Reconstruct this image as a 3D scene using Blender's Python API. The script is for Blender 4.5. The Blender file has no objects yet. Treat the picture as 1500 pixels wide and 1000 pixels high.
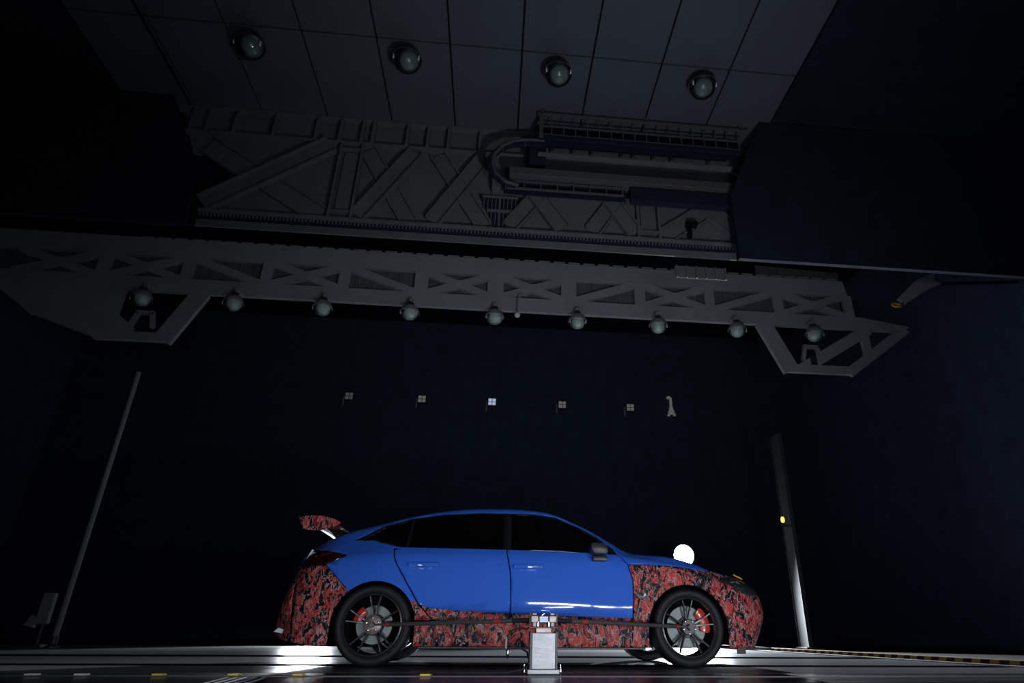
import bpy, bmesh, math, random
from mathutils import Vector, Matrix, geometry
random.seed(7)
SC = bpy.context.scene
COL = SC.collection
PI = math.pi

# ------------------------------------------------------------------ camera
YAW, PITCH, ROLL = -0.10092117, 0.43746568, 0.00713976
def cam_matrix():
    cy, sy = math.cos(YAW), math.sin(YAW)
    r = Vector((cy, sy, 0)); f = Vector((-sy, cy, 0)); u = Vector((0, 0, 1))
    f2 = f * math.cos(PITCH) + u * math.sin(PITCH)
    u2 = -f * math.sin(PITCH) + u * math.cos(PITCH)
    r3 = r * math.cos(ROLL) + u2 * math.sin(ROLL)
    u3 = -r * math.sin(ROLL) + u2 * math.cos(ROLL)
    m = Matrix((r3, u3, -f2)).transposed().to_4x4()
    m.translation = Vector((0, 0, 0.26))
    return m
cd = bpy.data.cameras.new('camera')
cam = bpy.data.objects.new('camera', cd); COL.objects.link(cam)
cam.matrix_world = cam_matrix()
cd.sensor_width = 36.0
cd.lens = 909.41524 / 1500 * 36
cd.shift_x = -(819.61 - 750) / 1500
cd.shift_y = (502.917 - 500) / 1500
cd.clip_start = 0.05; cd.clip_end = 200
SC.camera = cam

# ------------------------------------------------------------------ world, lights, exposure
W = bpy.data.worlds.new('dark_hall'); SC.world = W; W.use_nodes = True
W.node_tree.nodes['Background'].inputs[0].default_value = (0.15, 0.25, 1.0, 1)
W.node_tree.nodes['Background'].inputs[1].default_value = 0.001
SC.view_settings.view_transform = 'Standard'
SC.view_settings.look = 'None'
SC.view_settings.gamma = 1.0
SC.view_settings.exposure = 0.0
SC.view_settings.use_curve_mapping = False

def strip_light(name, loc, length, height, power, aim, color=(0.86, 0.93, 1.0), tilt=0.0):
    """a LED strip lamp standing on the camera side of the hall"""
    l = bpy.data.lights.new(name, 'AREA'); l.shape = 'RECTANGLE'
    l.size = length; l.size_y = height; l.energy = power; l.color = color
    o = bpy.data.objects.new(name, l); COL.objects.link(o)
    o.location = loc
    d = (Vector(aim) - Vector(loc)).normalized()
    o.rotation_euler = d.to_track_quat('-Z', 'Y').to_euler()
    o.rotation_euler.rotate_axis('Z', tilt)
    return o
strip_light('led_strip_light', (1.225, -0.10, 0.62), 1.07, 0.05, 26, (0.9, 8, 3.4))
strip_light('led_strip_light', (2.215, -0.10, 0.62), 0.73, 0.05, 20, (1.7, 8, 3.4))
strip_light('led_strip_light', (1.22, -0.10, 0.42), 0.50, 0.03, 5, (0.9, 8, 3.0), tilt=0.25)
for x, p in ((-1.3, 9.4), (0.7, 8.6), (2.6, 18)):
    strip_light('led_work_light', (x, 1.8, 0.07), 0.34, 0.07, p, (x*.55+.35, 6.0, 0.65)).data.spread = math.radians(104)  # unseen low lamps added as fill for the near car side
ul = bpy.data.lights.new('up_light', 'SPOT'); ul.energy = 460; ul.color = (0.88, 0.94, 1.0); ul.shadow_soft_size = 0.15  # unseen lamp added to light the ceiling and truss from below
ul.spot_size = math.radians(87); ul.spot_blend = 1.0
o = bpy.data.objects.new('up_light', ul); COL.objects.link(o); o.location = (1.8, 2.6, 0.2)
o.rotation_euler = (Vector((1.8, 9.0, 8.6)) - o.location).to_track_quat('-Z', 'Y').to_euler()

# ------------------------------------------------------------------ materials
def mat(name, color, rough=0.5, metal=0.0, coat=0.0, spec=0.5, emis=None, estr=0.0, var=0.0, vscale=6.0, bump=0.0, bscale=60.0, stretch=None):
    m = bpy.data.materials.new(name); m.use_nodes = True
    nt = m.node_tree; b = nt.nodes['Principled BSDF']
    b.inputs['Base Color'].default_value = (*color, 1)
    b.inputs['Roughness'].default_value = rough
    b.inputs['Metallic'].default_value = metal
    b.inputs['Coat Weight'].default_value = coat
    b.inputs['Coat Roughness'].default_value = 0.04
    b.inputs['Specular IOR Level'].default_value = spec
    if emis:
        b.inputs['Emission Color'].default_value = (*emis, 1)
        b.inputs['Emission Strength'].default_value = estr
    if var or bump:
        tc = nt.nodes.new('ShaderNodeTexCoord'); mp = nt.nodes.new('ShaderNodeMapping')
        nt.links.new(tc.outputs['Object'], mp.inputs[0])
        if stretch: mp.inputs['Scale'].default_value = stretch
        n = nt.nodes.new('ShaderNodeTexNoise'); n.inputs['Scale'].default_value = vscale; n.inputs['Detail'].default_value = 6
        nt.links.new(mp.outputs[0], n.inputs['Vector'])
        if var:
            rp = nt.nodes.new('ShaderNodeMapRange')
            rp.inputs['From Min'].default_value = 0.3; rp.inputs['From Max'].default_value = 0.7
            rp.inputs['To Min'].default_value = 1 - var; rp.inputs['To Max'].default_value = 1 + var
            nt.links.new(n.outputs['Fac'], rp.inputs['Value'])
            vm = nt.nodes.new('ShaderNodeVectorMath'); vm.operation = 'SCALE'
            vm.inputs[0].default_value = color
            nt.links.new(rp.outputs[0], vm.inputs['Scale'])
            nt.links.new(vm.outputs[0], b.inputs['Base Color'])
            rr = nt.nodes.new('ShaderNodeMapRange')
            rr.inputs['From Min'].default_value = 0.3; rr.inputs['From Max'].default_value = 0.7
            rr.inputs['To Min'].default_value = max(0.02, rough * (1 - var)); rr.inputs['To Max'].default_value = min(1, rough * (1 + var))
            nt.links.new(n.outputs['Fac'], rr.inputs['Value']); nt.links.new(rr.outputs[0], b.inputs['Roughness'])
        if bump:
            n2 = nt.nodes.new('ShaderNodeTexNoise'); n2.inputs['Scale'].default_value = bscale; n2.inputs['Detail'].default_value = 4
            nt.links.new(mp.outputs[0], n2.inputs['Vector'])
            bp = nt.nodes.new('ShaderNodeBump'); bp.inputs['Strength'].default_value = bump; bp.inputs['Distance'].default_value = 0.01
            nt.links.new(n2.outputs['Fac'], bp.inputs['Height']); nt.links.new(bp.outputs[0], b.inputs['Normal'])
    return m

def glass_mat(name, tint, trans, rough=0.02):
    m = bpy.data.materials.new(name); m.use_nodes = True
    nt = m.node_tree; out = nt.nodes['Material Output']; nt.nodes.remove(nt.nodes['Principled BSDF'])
    t = nt.nodes.new('ShaderNodeBsdfTransparent'); t.inputs[0].default_value = (tint[0]*trans, tint[1]*trans, tint[2]*trans, 1)
    g = nt.nodes.new('ShaderNodeBsdfGlossy'); g.inputs['Roughness'].default_value = rough; g.inputs[0].default_value = (1, 1, 1, 1)
    fr = nt.nodes.new('ShaderNodeFresnel'); fr.inputs[0].default_value = 1.5
    mx = nt.nodes.new('ShaderNodeMixShader')
    nt.links.new(fr.outputs[0], mx.inputs[0]); nt.links.new(t.outputs[0], mx.inputs[1]); nt.links.new(g.outputs[0], mx.inputs[2])
    nt.links.new(mx.outputs[0], out.inputs['Surface'])
    return m

def camo_mat():
    m = bpy.data.materials.new('camouflage_wrap'); m.use_nodes = True
    nt = m.node_tree; b = nt.nodes['Principled BSDF']; L = nt.links.new
    tc = nt.nodes.new('ShaderNodeTexCoord')
    mp = nt.nodes.new('ShaderNodeMapping'); mp.inputs['Rotation'].default_value = (0, 0.5, 0); mp.inputs['Scale'].default_value = (1.5, 0.5, 0.75)
    L(tc.outputs['Object'], mp.inputs[0])
    wn = nt.nodes.new('ShaderNodeTexNoise'); wn.inputs['Scale'].default_value = 7; wn.inputs['Detail'].default_value = 2
    L(mp.outputs[0], wn.inputs['Vector'])
    sub = nt.nodes.new('ShaderNodeVectorMath'); sub.operation = 'SUBTRACT'; sub.inputs[1].default_value = (0.5, 0.5, 0.5)
    L(wn.outputs['Color'], sub.inputs[0])
    sc = nt.nodes.new('ShaderNodeVectorMath'); sc.operation = 'SCALE'; sc.inputs['Scale'].default_value = 0.30
    L(sub.outputs[0], sc.inputs[0])
    add = nt.nodes.new('ShaderNodeVectorMath'); add.operation = 'ADD'
    L(mp.outputs[0], add.inputs[0]); L(sc.outputs[0], add.inputs[1])
    vc = nt.nodes.new('ShaderNodeTexVoronoi'); vc.inputs['Scale'].default_value = 16.5
    ve = nt.nodes.new('ShaderNodeTexVoronoi'); ve.feature = 'DISTANCE_TO_EDGE'; ve.inputs['Scale'].default_value = 16.5
    L(add.outputs[0], vc.inputs['Vector']); L(add.outputs[0], ve.inputs['Vector'])
    sep = nt.nodes.new('ShaderNodeSeparateColor'); L(vc.outputs['Color'], sep.inputs[0])
    ramp = nt.nodes.new('ShaderNodeValToRGB'); ramp.color_ramp.interpolation = 'CONSTANT'
    e = ramp.color_ramp.elements
    e[0].position = 0; e[0].color = (0.008, 0.008, 0.014, 1)
    e[1].position = 0.33; e[1].color = (0.42, 0.035, 0.03, 1)
    x = e.new(0.66); x.color = (0.50, 0.055, 0.045, 1)
    x = e.new(0.9); x.color = (0.22, 0.02, 0.02, 1)
    L(sep.outputs[0], ramp.inputs[0])
    # thin pale outlines round the shapes
    lt = nt.nodes.new('ShaderNodeMath'); lt.operation = 'LESS_THAN'; lt.inputs[1].default_value = 0.05
    L(ve.outputs['Distance'], lt.inputs[0])
    gate = nt.nodes.new('ShaderNodeMath'); gate.operation = 'GREATER_THAN'; gate.inputs[1].default_value = 0.45
    gn = nt.nodes.new('ShaderNodeTexNoise'); gn.inputs['Scale'].default_value = 17; L(mp.outputs[0], gn.inputs['Vector'])
    L(gn.outputs['Fac'], gate.inputs[0])
    mul = nt.nodes.new('ShaderNodeMath'); mul.operation = 'MULTIPLY'; L(lt.outputs[0], mul.inputs[0]); L(gate.outputs[0], mul.inputs[1])
    mix1 = nt.nodes.new('ShaderNodeMix'); mix1.data_type = 'RGBA'
    L(mul.outputs[0], mix1.inputs['Factor']); L(ramp.outputs[0], mix1.inputs['A']); mix1.inputs['B'].default_value = (0.42, 0.23, 0.23, 1)
    # black squiggles, then fine pale squiggles
    def squig(scale, width, seed):
        mm = nt.nodes.new('ShaderNodeMapping'); mm.inputs['Location'].default_value = (seed, seed*2, seed*3); L(add.outputs[0], mm.inputs[0])
        n = nt.nodes.new('ShaderNodeTexNoise'); n.inputs['Scale'].default_value = scale; n.inputs['Detail'].default_value = 1; L(mm.outputs[0], n.inputs['Vector'])
        s = nt.nodes.new('ShaderNodeMath'); s.operation = 'SUBTRACT'; s.inputs[1].default_value = 0.5; L(n.outputs['Fac'], s.inputs[0])
        a = nt.nodes.new('ShaderNodeMath'); a.operation = 'ABSOLUTE'; L(s.outputs[0], a.inputs[0])
        l = nt.nodes.new('ShaderNodeMath'); l.operation = 'LESS_THAN'; l.inputs[1].default_value = width; L(a.outputs[0], l.inputs[0])
        return l.outputs[0]
    mix2 = nt.nodes.new('ShaderNodeMix'); mix2.data_type = 'RGBA'
    L(squig(10, 0.028, 3.1), mix2.inputs['Factor']); L(mix1.outputs['Result'], mix2.inputs['A']); mix2.inputs['B'].default_value = (0.008, 0.008, 0.014, 1)
    mix3 = nt.nodes.new('ShaderNodeMix'); mix3.data_type = 'RGBA'
    L(squig(15, 0.011, 7.7), mix3.inputs['Factor']); L(mix2.outputs['Result'], mix3.inputs['A']); mix3.inputs['B'].default_value = (0.42, 0.30, 0.31, 1)
    L(mix3.outputs['Result'], b.inputs['Base Color'])
    b.inputs['Roughness'].default_value = 0.5; b.inputs['Specular IOR Level'].default_value = 0.15
    return m

def floor_mat(name, color, rough):
    m = bpy.data.materials.new(name); m.use_nodes = True
    nt = m.node_tree; L = nt.links.new; out = nt.nodes['Material Output']; nt.nodes.remove(nt.nodes['Principled BSDF'])
    tc = nt.nodes.new('ShaderNodeTexCoord'); mp = nt.nodes.new('ShaderNodeMapping'); mp.inputs['Scale'].default_value = (0.35, 7, 1); L(tc.outputs['Object'], mp.inputs[0])
    n = nt.nodes.new('ShaderNodeTexNoise'); n.inputs['Scale'].default_value = 1.1; n.inputs['Detail'].default_value = 5; L(mp.outputs[0], n.inputs['Vector'])
    rr = nt.nodes.new('ShaderNodeMapRange'); rr.inputs['From Min'].default_value = .3; rr.inputs['From Max'].default_value = .7
    rr.inputs['To Min'].default_value = rough*.88; rr.inputs['To Max'].default_value = rough*1.12; L(n.outputs['Fac'], rr.inputs['Value'])
    d = nt.nodes.new('ShaderNodeBsdfDiffuse'); d.inputs[0].default_value = (*color, 1)
    g = nt.nodes.new('ShaderNodeBsdfGlossy'); g.distribution = 'BECKMANN'; g.inputs[0].default_value = (.9, .92, .95, 1); L(rr.outputs[0], g.inputs['Roughness'])
    g2 = nt.nodes.new('ShaderNodeBsdfGlossy'); g2.distribution = 'GGX'; g2.inputs[0].default_value = (.9, .92, .95, 1); g2.inputs['Roughness'].default_value = rough*.8
    gm = nt.nodes.new('ShaderNodeMixShader'); gm.inputs[0].default_value = 0.12; L(g.outputs[0], gm.inputs[1]); L(g2.outputs[0], gm.inputs[2])
    fr = nt.nodes.new('ShaderNodeFresnel'); fr.inputs[0].default_value = 1.45
    sc = nt.nodes.new('ShaderNodeMath'); sc.operation = 'MULTIPLY'; sc.inputs[1].default_value = 0.5; L(fr.outputs[0], sc.inputs[0])
    mx = nt.nodes.new('ShaderNodeMixShader'); L(sc.outputs[0], mx.inputs[0]); L(d.outputs[0], mx.inputs[1]); L(gm.outputs[0], mx.inputs[2]); L(mx.outputs[0], out.inputs['Surface'])
    return m

M = {}
M['blue'] = mat('blue_car_paint', (0.030, 0.130, 0.64), 0.6, 0.0, coat=0.9, spec=0.1)
M['camo'] = camo_mat()
M['gloss_black'] = mat('gloss_black', (0.008, 0.008, 0.010), 0.15, coat=0.6)
M['satin_black'] = mat('satin_black', (0.014, 0.014, 0.016), 0.45)
M['cavity'] = mat('black_cavity', (0.004, 0.004, 0.005), 0.9, spec=0.1)
M['rubber'] = mat('tyre_rubber', (0.009, 0.009, 0.011), 0.6, spec=0.3, bump=0.15, bscale=90)
M['rim'] = mat('dark_alloy', (0.020, 0.021, 0.026), 0.28, metal=0.3, coat=0.4)
M['steel'] = mat('brushed_steel', (0.22, 0.22, 0.235), 0.42, metal=0.6, var=0.12, vscale=14, stretch=(1, 1, 12))
M['disc'] = mat('brake_disc_steel', (0.17, 0.19, 0.19), 0.5, metal=0.3, var=0.1, vscale=20)
M['hub'] = mat('hub_adaptor_metal', (0.22, 0.18, 0.17), 0.4, metal=0.6, var=0.2, vscale=18)
M['chrome'] = mat('chrome', (0.9, 0.9, 0.92), 0.12, metal=1.0)
M['red'] = mat('red_caliper_paint', (0.50, 0.028, 0.018), 0.35, coat=0.5)
M['red_tape'] = mat('red_tape', (0.36, 0.03, 0.025), 0.5)
M['tail'] = mat('tail_light_lens', (0.020, 0.002, 0.004), 0.10, coat=1.0)
M['tail_red'] = mat('tail_light_red', (0.22, 0.008, 0.010), 0.2, coat=1.0)
M['head_glass'] = mat('headlight_lens', (0.020, 0.028, 0.026), 0.08, coat=1.0)
M['head_reflector'] = mat('headlight_reflector', (0.20, 0.24, 0.23), 0.3, metal=0.4)
M['amber'] = mat('amber_marker', (0.6, 0.28, 0.02), 0.3)
M['tint'] = glass_mat('tinted_glass', (0.55, 0.65, 0.62), 0.14)
M['clear'] = glass_mat('lamp_glass', (0.9, 0.97, 0.95), 0.85, 0.05)
M['seat'] = mat('dark_seat_cloth', (0.02, 0.02, 0.022), 0.8, var=0.2, vscale=40)
M['floor'] = floor_mat('dark_floor_plate', (0.105, 0.112, 0.118), 0.38)
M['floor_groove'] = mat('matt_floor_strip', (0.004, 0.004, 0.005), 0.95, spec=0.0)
M['floor_front'] = mat('dark_polished_plate', (0.018, 0.016, 0.022), 0.24, var=0.25, vscale=1.6, bump=0.04, bscale=6, stretch=(0.6, 5, 1))
M['rail'] = mat('floor_rail_steel', (0.07, 0.07, 0.075), 0.55, metal=0.2)
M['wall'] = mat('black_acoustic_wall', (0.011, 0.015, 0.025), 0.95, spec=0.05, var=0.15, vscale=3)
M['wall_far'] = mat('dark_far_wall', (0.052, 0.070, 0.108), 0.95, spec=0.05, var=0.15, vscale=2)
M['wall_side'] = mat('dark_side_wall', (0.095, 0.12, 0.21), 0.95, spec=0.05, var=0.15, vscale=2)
M['ceil'] = mat('grey_ceiling_panel', (0.064, 0.074, 0.090), 0.75, var=0.10, vscale=1.0, spec=0.2)
M['girder'] = mat('grey_painted_girder', (0.092, 0.101, 0.105), 0.65, var=0.10, vscale=2.5, spec=0.25)
M['girder_dark'] = mat('dark_girder_recess', (0.012, 0.014, 0.03), 0.9, spec=0.1)  # dark parts, and sheets standing for shade in openings
M['truss'] = mat('warm_grey_truss', (0.34, 0.350, 0.37), 0.65, var=0.08, vscale=1.5, spec=0.25)
M['truss_back'] = mat('grey_truss_backing', (0.15, 0.16, 0.18), 0.7, var=0.15, vscale=3, spec=0.2)
M['rail_paint'] = mat('dull_railing_paint', (0.065, 0.062, 0.060), 0.6)
M['frost'] = mat('frosted_reflector', (0.72, 0.77, 0.72), 0.45)
M['smoky'] = mat('smoky_reflector', (0.16, 0.19, 0.19), 0.4)
M['lampmetal'] = mat('lamp_housing', (0.05, 0.052, 0.055), 0.45, metal=0.3)
M['pole'] = mat('grey_pole', (0.40, 0.42, 0.44), 0.5)
M['dark_pole'] = mat('dark_grey_pole', (0.24, 0.25, 0.27), 0.85, spec=0.1)
M['rod_metal'] = mat('dark_rod_metal', (0.085, 0.080, 0.082), 0.45, metal=0.3)
M['post'] = mat('galvanised_post', (0.036, 0.040, 0.042), 0.8, metal=0.0, spec=0.2, var=0.15, vscale=4)
M['white_tab'] = mat('white_floor_marker', (0.75, 0.78, 0.82), 0.5)
M['dull_white'] = mat('worn_white_paint', (0.22, 0.22, 0.23), 0.6, spec=0.2)
M['yellow_tab'] = mat('yellow_floor_marker', (0.75, 0.48, 0.05), 0.5)
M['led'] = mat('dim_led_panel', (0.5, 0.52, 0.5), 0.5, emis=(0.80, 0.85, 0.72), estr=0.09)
M['led_dim'] = mat('unlit_led_panel', (0.5, 0.52, 0.5), 0.5, emis=(0.75, 0.85, 0.80), estr=0.035)  # panel is off; its pale look is put in as faint glow
M['led_bright'] = mat('lit_led_panel', (0.5, 0.52, 0.6), 0.5, emis=(0.55, 0.66, 1.0), estr=0.55)
M['bulb'] = mat('flood_lamp_bulb', (1, 1, 1), 0.5, emis=(0.88, 0.94, 1.0), estr=30.0)
M['beacon'] = mat('amber_beacon', (0.9, 0.5, 0.1), 0.4, emis=(1.0, 0.62, 0.16), estr=1.5)
M['screen'] = mat('blue_white_display', (0.3, 0.4, 0.8), 0.4, emis=(0.25, 0.36, 0.80), estr=0.55)
M['white_part'] = mat('white_bracket', (0.7, 0.72, 0.74), 0.4)  # also the colour of painted highlights on lamps, tail light and lip
M['hoop'] = mat('yellow_hoop_paint', (0.65, 0.40, 0.04), 0.5)
def hazard_mat():
    m = mat('hazard_stripe_paint', (0.3, 0.2, 0.05), 0.9, spec=0.04)
    nt = m.node_tree; b = nt.nodes['Principled BSDF']
    tc = nt.nodes.new('ShaderNodeTexCoord'); sp = nt.nodes.new('ShaderNodeSeparateXYZ'); nt.links.new(tc.outputs['Object'], sp.inputs[0])
    mu = nt.nodes.new('ShaderNodeMath'); mu.operation = 'MULTIPLY_ADD'; mu.inputs[1].default_value = 0.55
    nt.links.new(sp.outputs['Z'], mu.inputs[0]); nt.links.new(sp.outputs['Y'], mu.inputs[2])
    md = nt.nodes.new('ShaderNodeMath'); md.operation = 'PINGPONG'; md.inputs[1].default_value = 0.13; nt.links.new(mu.outputs[0], md.inputs[0])
    gt = nt.nodes.new('ShaderNodeMath'); gt.operation = 'GREATER_THAN'; gt.inputs[1].default_value = 0.065; nt.links.new(md.outputs[0], gt.inputs[0])
    mx = nt.nodes.new('ShaderNodeMix'); mx.data_type = 'RGBA'; nt.links.new(gt.outputs[0], mx.inputs['Factor'])
    mx.inputs['A'].default_value = (0.024, 0.010, 0.012, 1); mx.inputs['B'].default_value = (0.17, 0.115, 0.04, 1)
    nt.links.new(mx.outputs['Result'], b.inputs['Base Color'])
    return m
M['hazard'] = hazard_mat()

# ------------------------------------------------------------------ mesh helpers
def link(name, bm, m, parent=None, smooth=False, loc=None):
    me = bpy.data.meshes.new(name); bm.normal_update(); bm.to_mesh(me); bm.free()
    for x in (m if isinstance(m, (list, tuple)) else [m]): me.materials.append(x)
    if smooth:
        me.shade_smooth()
        try: me.set_sharp_from_angle(angle=math.radians(38))
        except Exception: pass
    o = bpy.data.objects.new(name, me); COL.objects.link(o)
    if parent: o.parent = parent
    if loc: o.location = loc
    return o
def empty(name, label, cat, loc=(0, 0, 0), group=None, rz=0):
    o = bpy.data.objects.new(name, None); COL.objects.link(o); o.location = loc; o.rotation_euler = (0, 0, rz)
    o.empty_display_size = 0.2
    tag(o, label, cat, group); return o
def tag(o, label=None, cat=None, group=None, kind=None):
    if label: o['label'] = label
    if cat: o['category'] = cat
    if group: o['group'] = group
    if kind: o['kind'] = kind
    return o
def add_box(bm, c, s, rot=None, bev=0.0):
    t = bmesh.new(); bmesh.ops.create_cube(t, size=1.0)
    for v in t.verts: v.co = Vector((v.co.x*s[0], v.co.y*s[1], v.co.z*s[2]))
    if bev: bmesh.ops.bevel(t, geom=t.edges[:], offset=bev, segments=2, affect='EDGES', profile=0.6)
    if rot is not None: bmesh.ops.transform(t, matrix=rot.to_4x4(), verts=t.verts)
    bmesh.ops.translate(t, vec=Vector(c), verts=t.verts)
    merge(bm, t); return bm
def merge(bm, t):
    me = bpy.data.meshes.new('tmp'); t.to_mesh(me); t.free(); bm.from_mesh(me); bpy.data.meshes.remove(me)
def box(c, s, rot=None, bev=0.0):
    return add_box(bmesh.new(), c, s, rot, bev)
def lathe(profile, axis='Z', seg=32, closed=False):
    """profile: (radius, height) pairs turned about an axis"""
    bm = bmesh.new(); rings = []
    for r, h in profile:
        ring = []
        for k in range(seg):
            a = 2*PI*k/seg
            if axis == 'Z': co = (r*math.cos(a), r*math.sin(a), h)
            else: co = (r*math.cos(a), h, r*math.sin(a))
            ring.append(bm.verts.new(co))
        rings.append(ring)
    n = len(rings)
    for i in range(n if closed else n-1):
        A, B = rings[i], rings[(i+1) % n]
        for k in range(seg):
            try: bm.faces.new((A[k], A[(k+1) % seg], B[(k+1) % seg], B[k]))
            except ValueError: pass
    if not closed:
        for ring, (r, h) in ((rings[0], profile[0]), (rings[-1], profile[-1])):
            if r > 1e-6:
                try: bm.faces.new(ring)
                except ValueError: pass
    bmesh.ops.remove_doubles(bm, verts=bm.verts, dist=1e-5)
    bmesh.ops.recalc_face_normals(bm, faces=bm.faces)
    return bm
def tube(pts, r, seg=8, bm=None, r2=None):
    bm = bm or bmesh.new(); pts = [Vector(p) for p in pts]; rings = []
    n = len(pts)
    for i, p in enumerate(pts):
        d = (pts[min(i+1, n-1)] - pts[max(i-1, 0)]).normalized()
        a = d.orthogonal().normalized() if i == 0 else (prev - d * prev.dot(d)).normalized()
        prev = a; b = d.cross(a)
        rr = r if r2 is None else r + (r2-r)*i/(n-1)
        rings.append([bm.verts.new(p + (a*math.cos(2*PI*k/seg) + b*math.sin(2*PI*k/seg))*rr) for k in range(seg)])
    for A, B in zip(rings, rings[1:]):
        for k in range(seg): bm.faces.new((A[k], A[(k+1) % seg], B[(k+1) % seg], B[k]))
    bm.faces.new(rings[0][::-1]); bm.faces.new(rings[-1])
    return bm
def prism(poly, y0, y1, bm=None, plane='XZ'):
    """polygon in XZ (or XY) pulled from y0 to y1 (or z0 to z1)"""
    bm = bm or bmesh.new()
    f = (lambda p, d: (p[0], d, p[1])) if plane == 'XZ' else (lambda p, d: (p[0], p[1], d))
    A = [bm.verts.new(f(p, y0)) for p in poly]; B = [bm.verts.new(f(p, y1)) for p in poly]
    n = len(poly)
    fs = [bm.faces.new(A), bm.faces.new(B[::-1])]
    for k in range(n): fs.append(bm.faces.new((A[k], B[k], B[(k+1) % n], A[(k+1) % n])))
    bmesh.ops.recalc_face_normals(bm, faces=fs)
    return bm
def bar(p, q, w, y0, y1, bm=None):
    """flat steel member from p to q (x, z), w wide, between two y planes"""
    p = Vector(p); q = Vector(q); d = (q-p).normalized(); n = Vector((-d.y, d.x))*w/2
    return prism([p+n, q+n, q-n, p-n], y0, y1, bm)

# ================================================================== the hall
floor = link('floor', box((-2, 9, -0.07), (30, 32, 0.06)), M['cavity']); tag(floor, kind='structure')
def floor_strip(y0, y1, m, x0=-17, x1=5.00, g=0.025, z=0.0):
    link('floor_plate', box(((x0+x1)/2, (y0+y1)/2, z-0.02), (x1-x0, y1-y0-2*g, 0.04), bev=0.004), m, floor)
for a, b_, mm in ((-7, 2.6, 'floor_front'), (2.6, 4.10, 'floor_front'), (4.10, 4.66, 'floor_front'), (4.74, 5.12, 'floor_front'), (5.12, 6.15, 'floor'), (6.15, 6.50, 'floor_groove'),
                  (6.50, 8.30, 'floor'), (8.30, 8.95, 'floor_groove'), (8.95, 10.4, 'floor'), (10.4, 12.4, 'floor'), (12.4, 14.6, 'floor'), (14.6, 18, 'floor_groove'), (18, 24.6, 'floor_groove')):  # far plates painted dark matt to stay unlit near the flood lamps
    floor_strip(a, b_, M[mm])
link('floor_rail', box((-2, 4.70, 0.0), (30, 0.030, 0.012), bev=0.003), M['rail'], floor)
# lit slots at the near left, their light put in as white strips
for k in range(5):
    p0 = Vector((-1.60+0.055*k, 4.58)); d = Vector((0.06, -0.50))
    n = Vector((0.009, 0))
    link('painted_line', prism([p0-n, p0+n, p0+d+n, p0+d-n], 0.0005, 0.003, plane='XY'), M['white_tab'], floor)
# hazard strip at the right edge of the floor
hz = link('striped_kerb', box((0, 0, 0.030), (0.16, 10.6, 0.06), bev=0.006), M['hazard'], None); hz.location = (5.09, 11.0, 0.0)
tag(hz, 'low yellow and black striped kerb along the right floor edge', 'kerb')
link('edge_trim', box((-0.10, 0, 0.008), (0.03, 10.6, 0.016), bev=0.003), M['dull_white'], hz)
def floor_tab(x, m, label):
    bm = prism([(-0.030, -0.022), (0.034, -0.022), (0.042, 0.022), (-0.018, 0.022)], 0.0, 0.009, plane='XY')
    o = link('floor_marker', bm, m); o.location = (x, 4.70, 0.0065)
    tag(o, label, 'marker', 'floor markers along the rail')
floor_tab(-2.82, M['white_tab'], 'white tab on the floor rail, farthest left of the row')
floor_tab(-2.53, M['white_tab'], 'white tab on the floor rail, second from the left')
floor_tab(-2.07, M['yellow_tab'], 'yellow tab on the floor rail, leftmost of the yellow ones')
floor_tab(-1.61, M['yellow_tab'], 'yellow tab on the floor rail above the painted white slots')
floor_tab(-1.21, M['yellow_tab'], 'yellow tab on the floor rail just left of the rear wheel')
floor_tab(-0.40, M['yellow_tab'], 'yellow tab on the floor rail right of the rear wheel')

def struct(name, bm, m):
    return tag(link(name, bm, m), kind='structure')
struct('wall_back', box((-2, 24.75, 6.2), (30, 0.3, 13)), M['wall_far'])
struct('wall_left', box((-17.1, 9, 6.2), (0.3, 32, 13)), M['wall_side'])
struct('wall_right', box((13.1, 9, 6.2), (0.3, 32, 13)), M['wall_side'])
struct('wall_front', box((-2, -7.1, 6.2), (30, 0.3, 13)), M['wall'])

# ceiling: dark slab with separate panels hung under it, higher hall ceiling behind the girder
ceiling = struct('ceiling', box((-2, 0.6, 8.05), (30, 15.2, 0.3)), M['wall'])
struct('ceiling_hall', box((-2, 16.4, 12.6), (30, 16.6, 0.2)), M['wall'])
xs = [0.07 + 1.027*k for k in range(-6, 4)]
rows = [(-2.1, 0.87), (0.87, 3.6), (3.6, 6.33), (6.33, 7.93)]
for y0, y1 in rows:
    bm = box((0, 0, 0), (1.027-0.026, y1-y0-0.026, 0.05), bev=0.006)
    first = link('ceiling_panel', bm, M['ceil'], ceiling)
    for i, x in enumerate(xs):
        o = first if i == 0 else first.copy()
        if i: COL.objects.link(o)
        o.location = (x+0.5135, (y0+y1)/2, 7.87)

for n_, x in ((1, -5.11), (2, 4.20)):
    struct('trim_%d' % n_, box((x, 2.9, 7.865), (0.03, 10.2, 0.09)), M['wall'])
# dark baffles at both ends of the girder
o = link('dark_baffle', prism([(-5.30, 7.84), (-4.62, 6.44), (-4.56, 5.46), (-9.5, 5.46), (-9.5, 7.84)], 7.72, 7.80), M['wall'])
link('rear_panel', box((-7.05, 8.18, 6.80), (4.9, 0.06, 2.08)), M['wall'], o)  # unseen panel added to stop flood light leaking onto the ceiling
tag(o, 'black baffle panel hung beside the left end of the girder', 'baffle', 'black baffles at the girder ends')
o = link('dark_baffle', prism([(3.98, 7.84), (3.58, 6.90), (3.33, 6.31), (3.33, 5.17), (8.4, 5.17), (8.4, 7.84)], 7.26, 7.33), M['wall'])
link('rear_panel', box((6.24, 8.18, 6.80), (5.02, 0.06, 2.08)), M['wall'], o)  # likewise added out of view to block flood light at this end
tag(o, 'black baffle panel hung beside the right end of the girder', 'baffle', 'black baffles at the girder ends')

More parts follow.
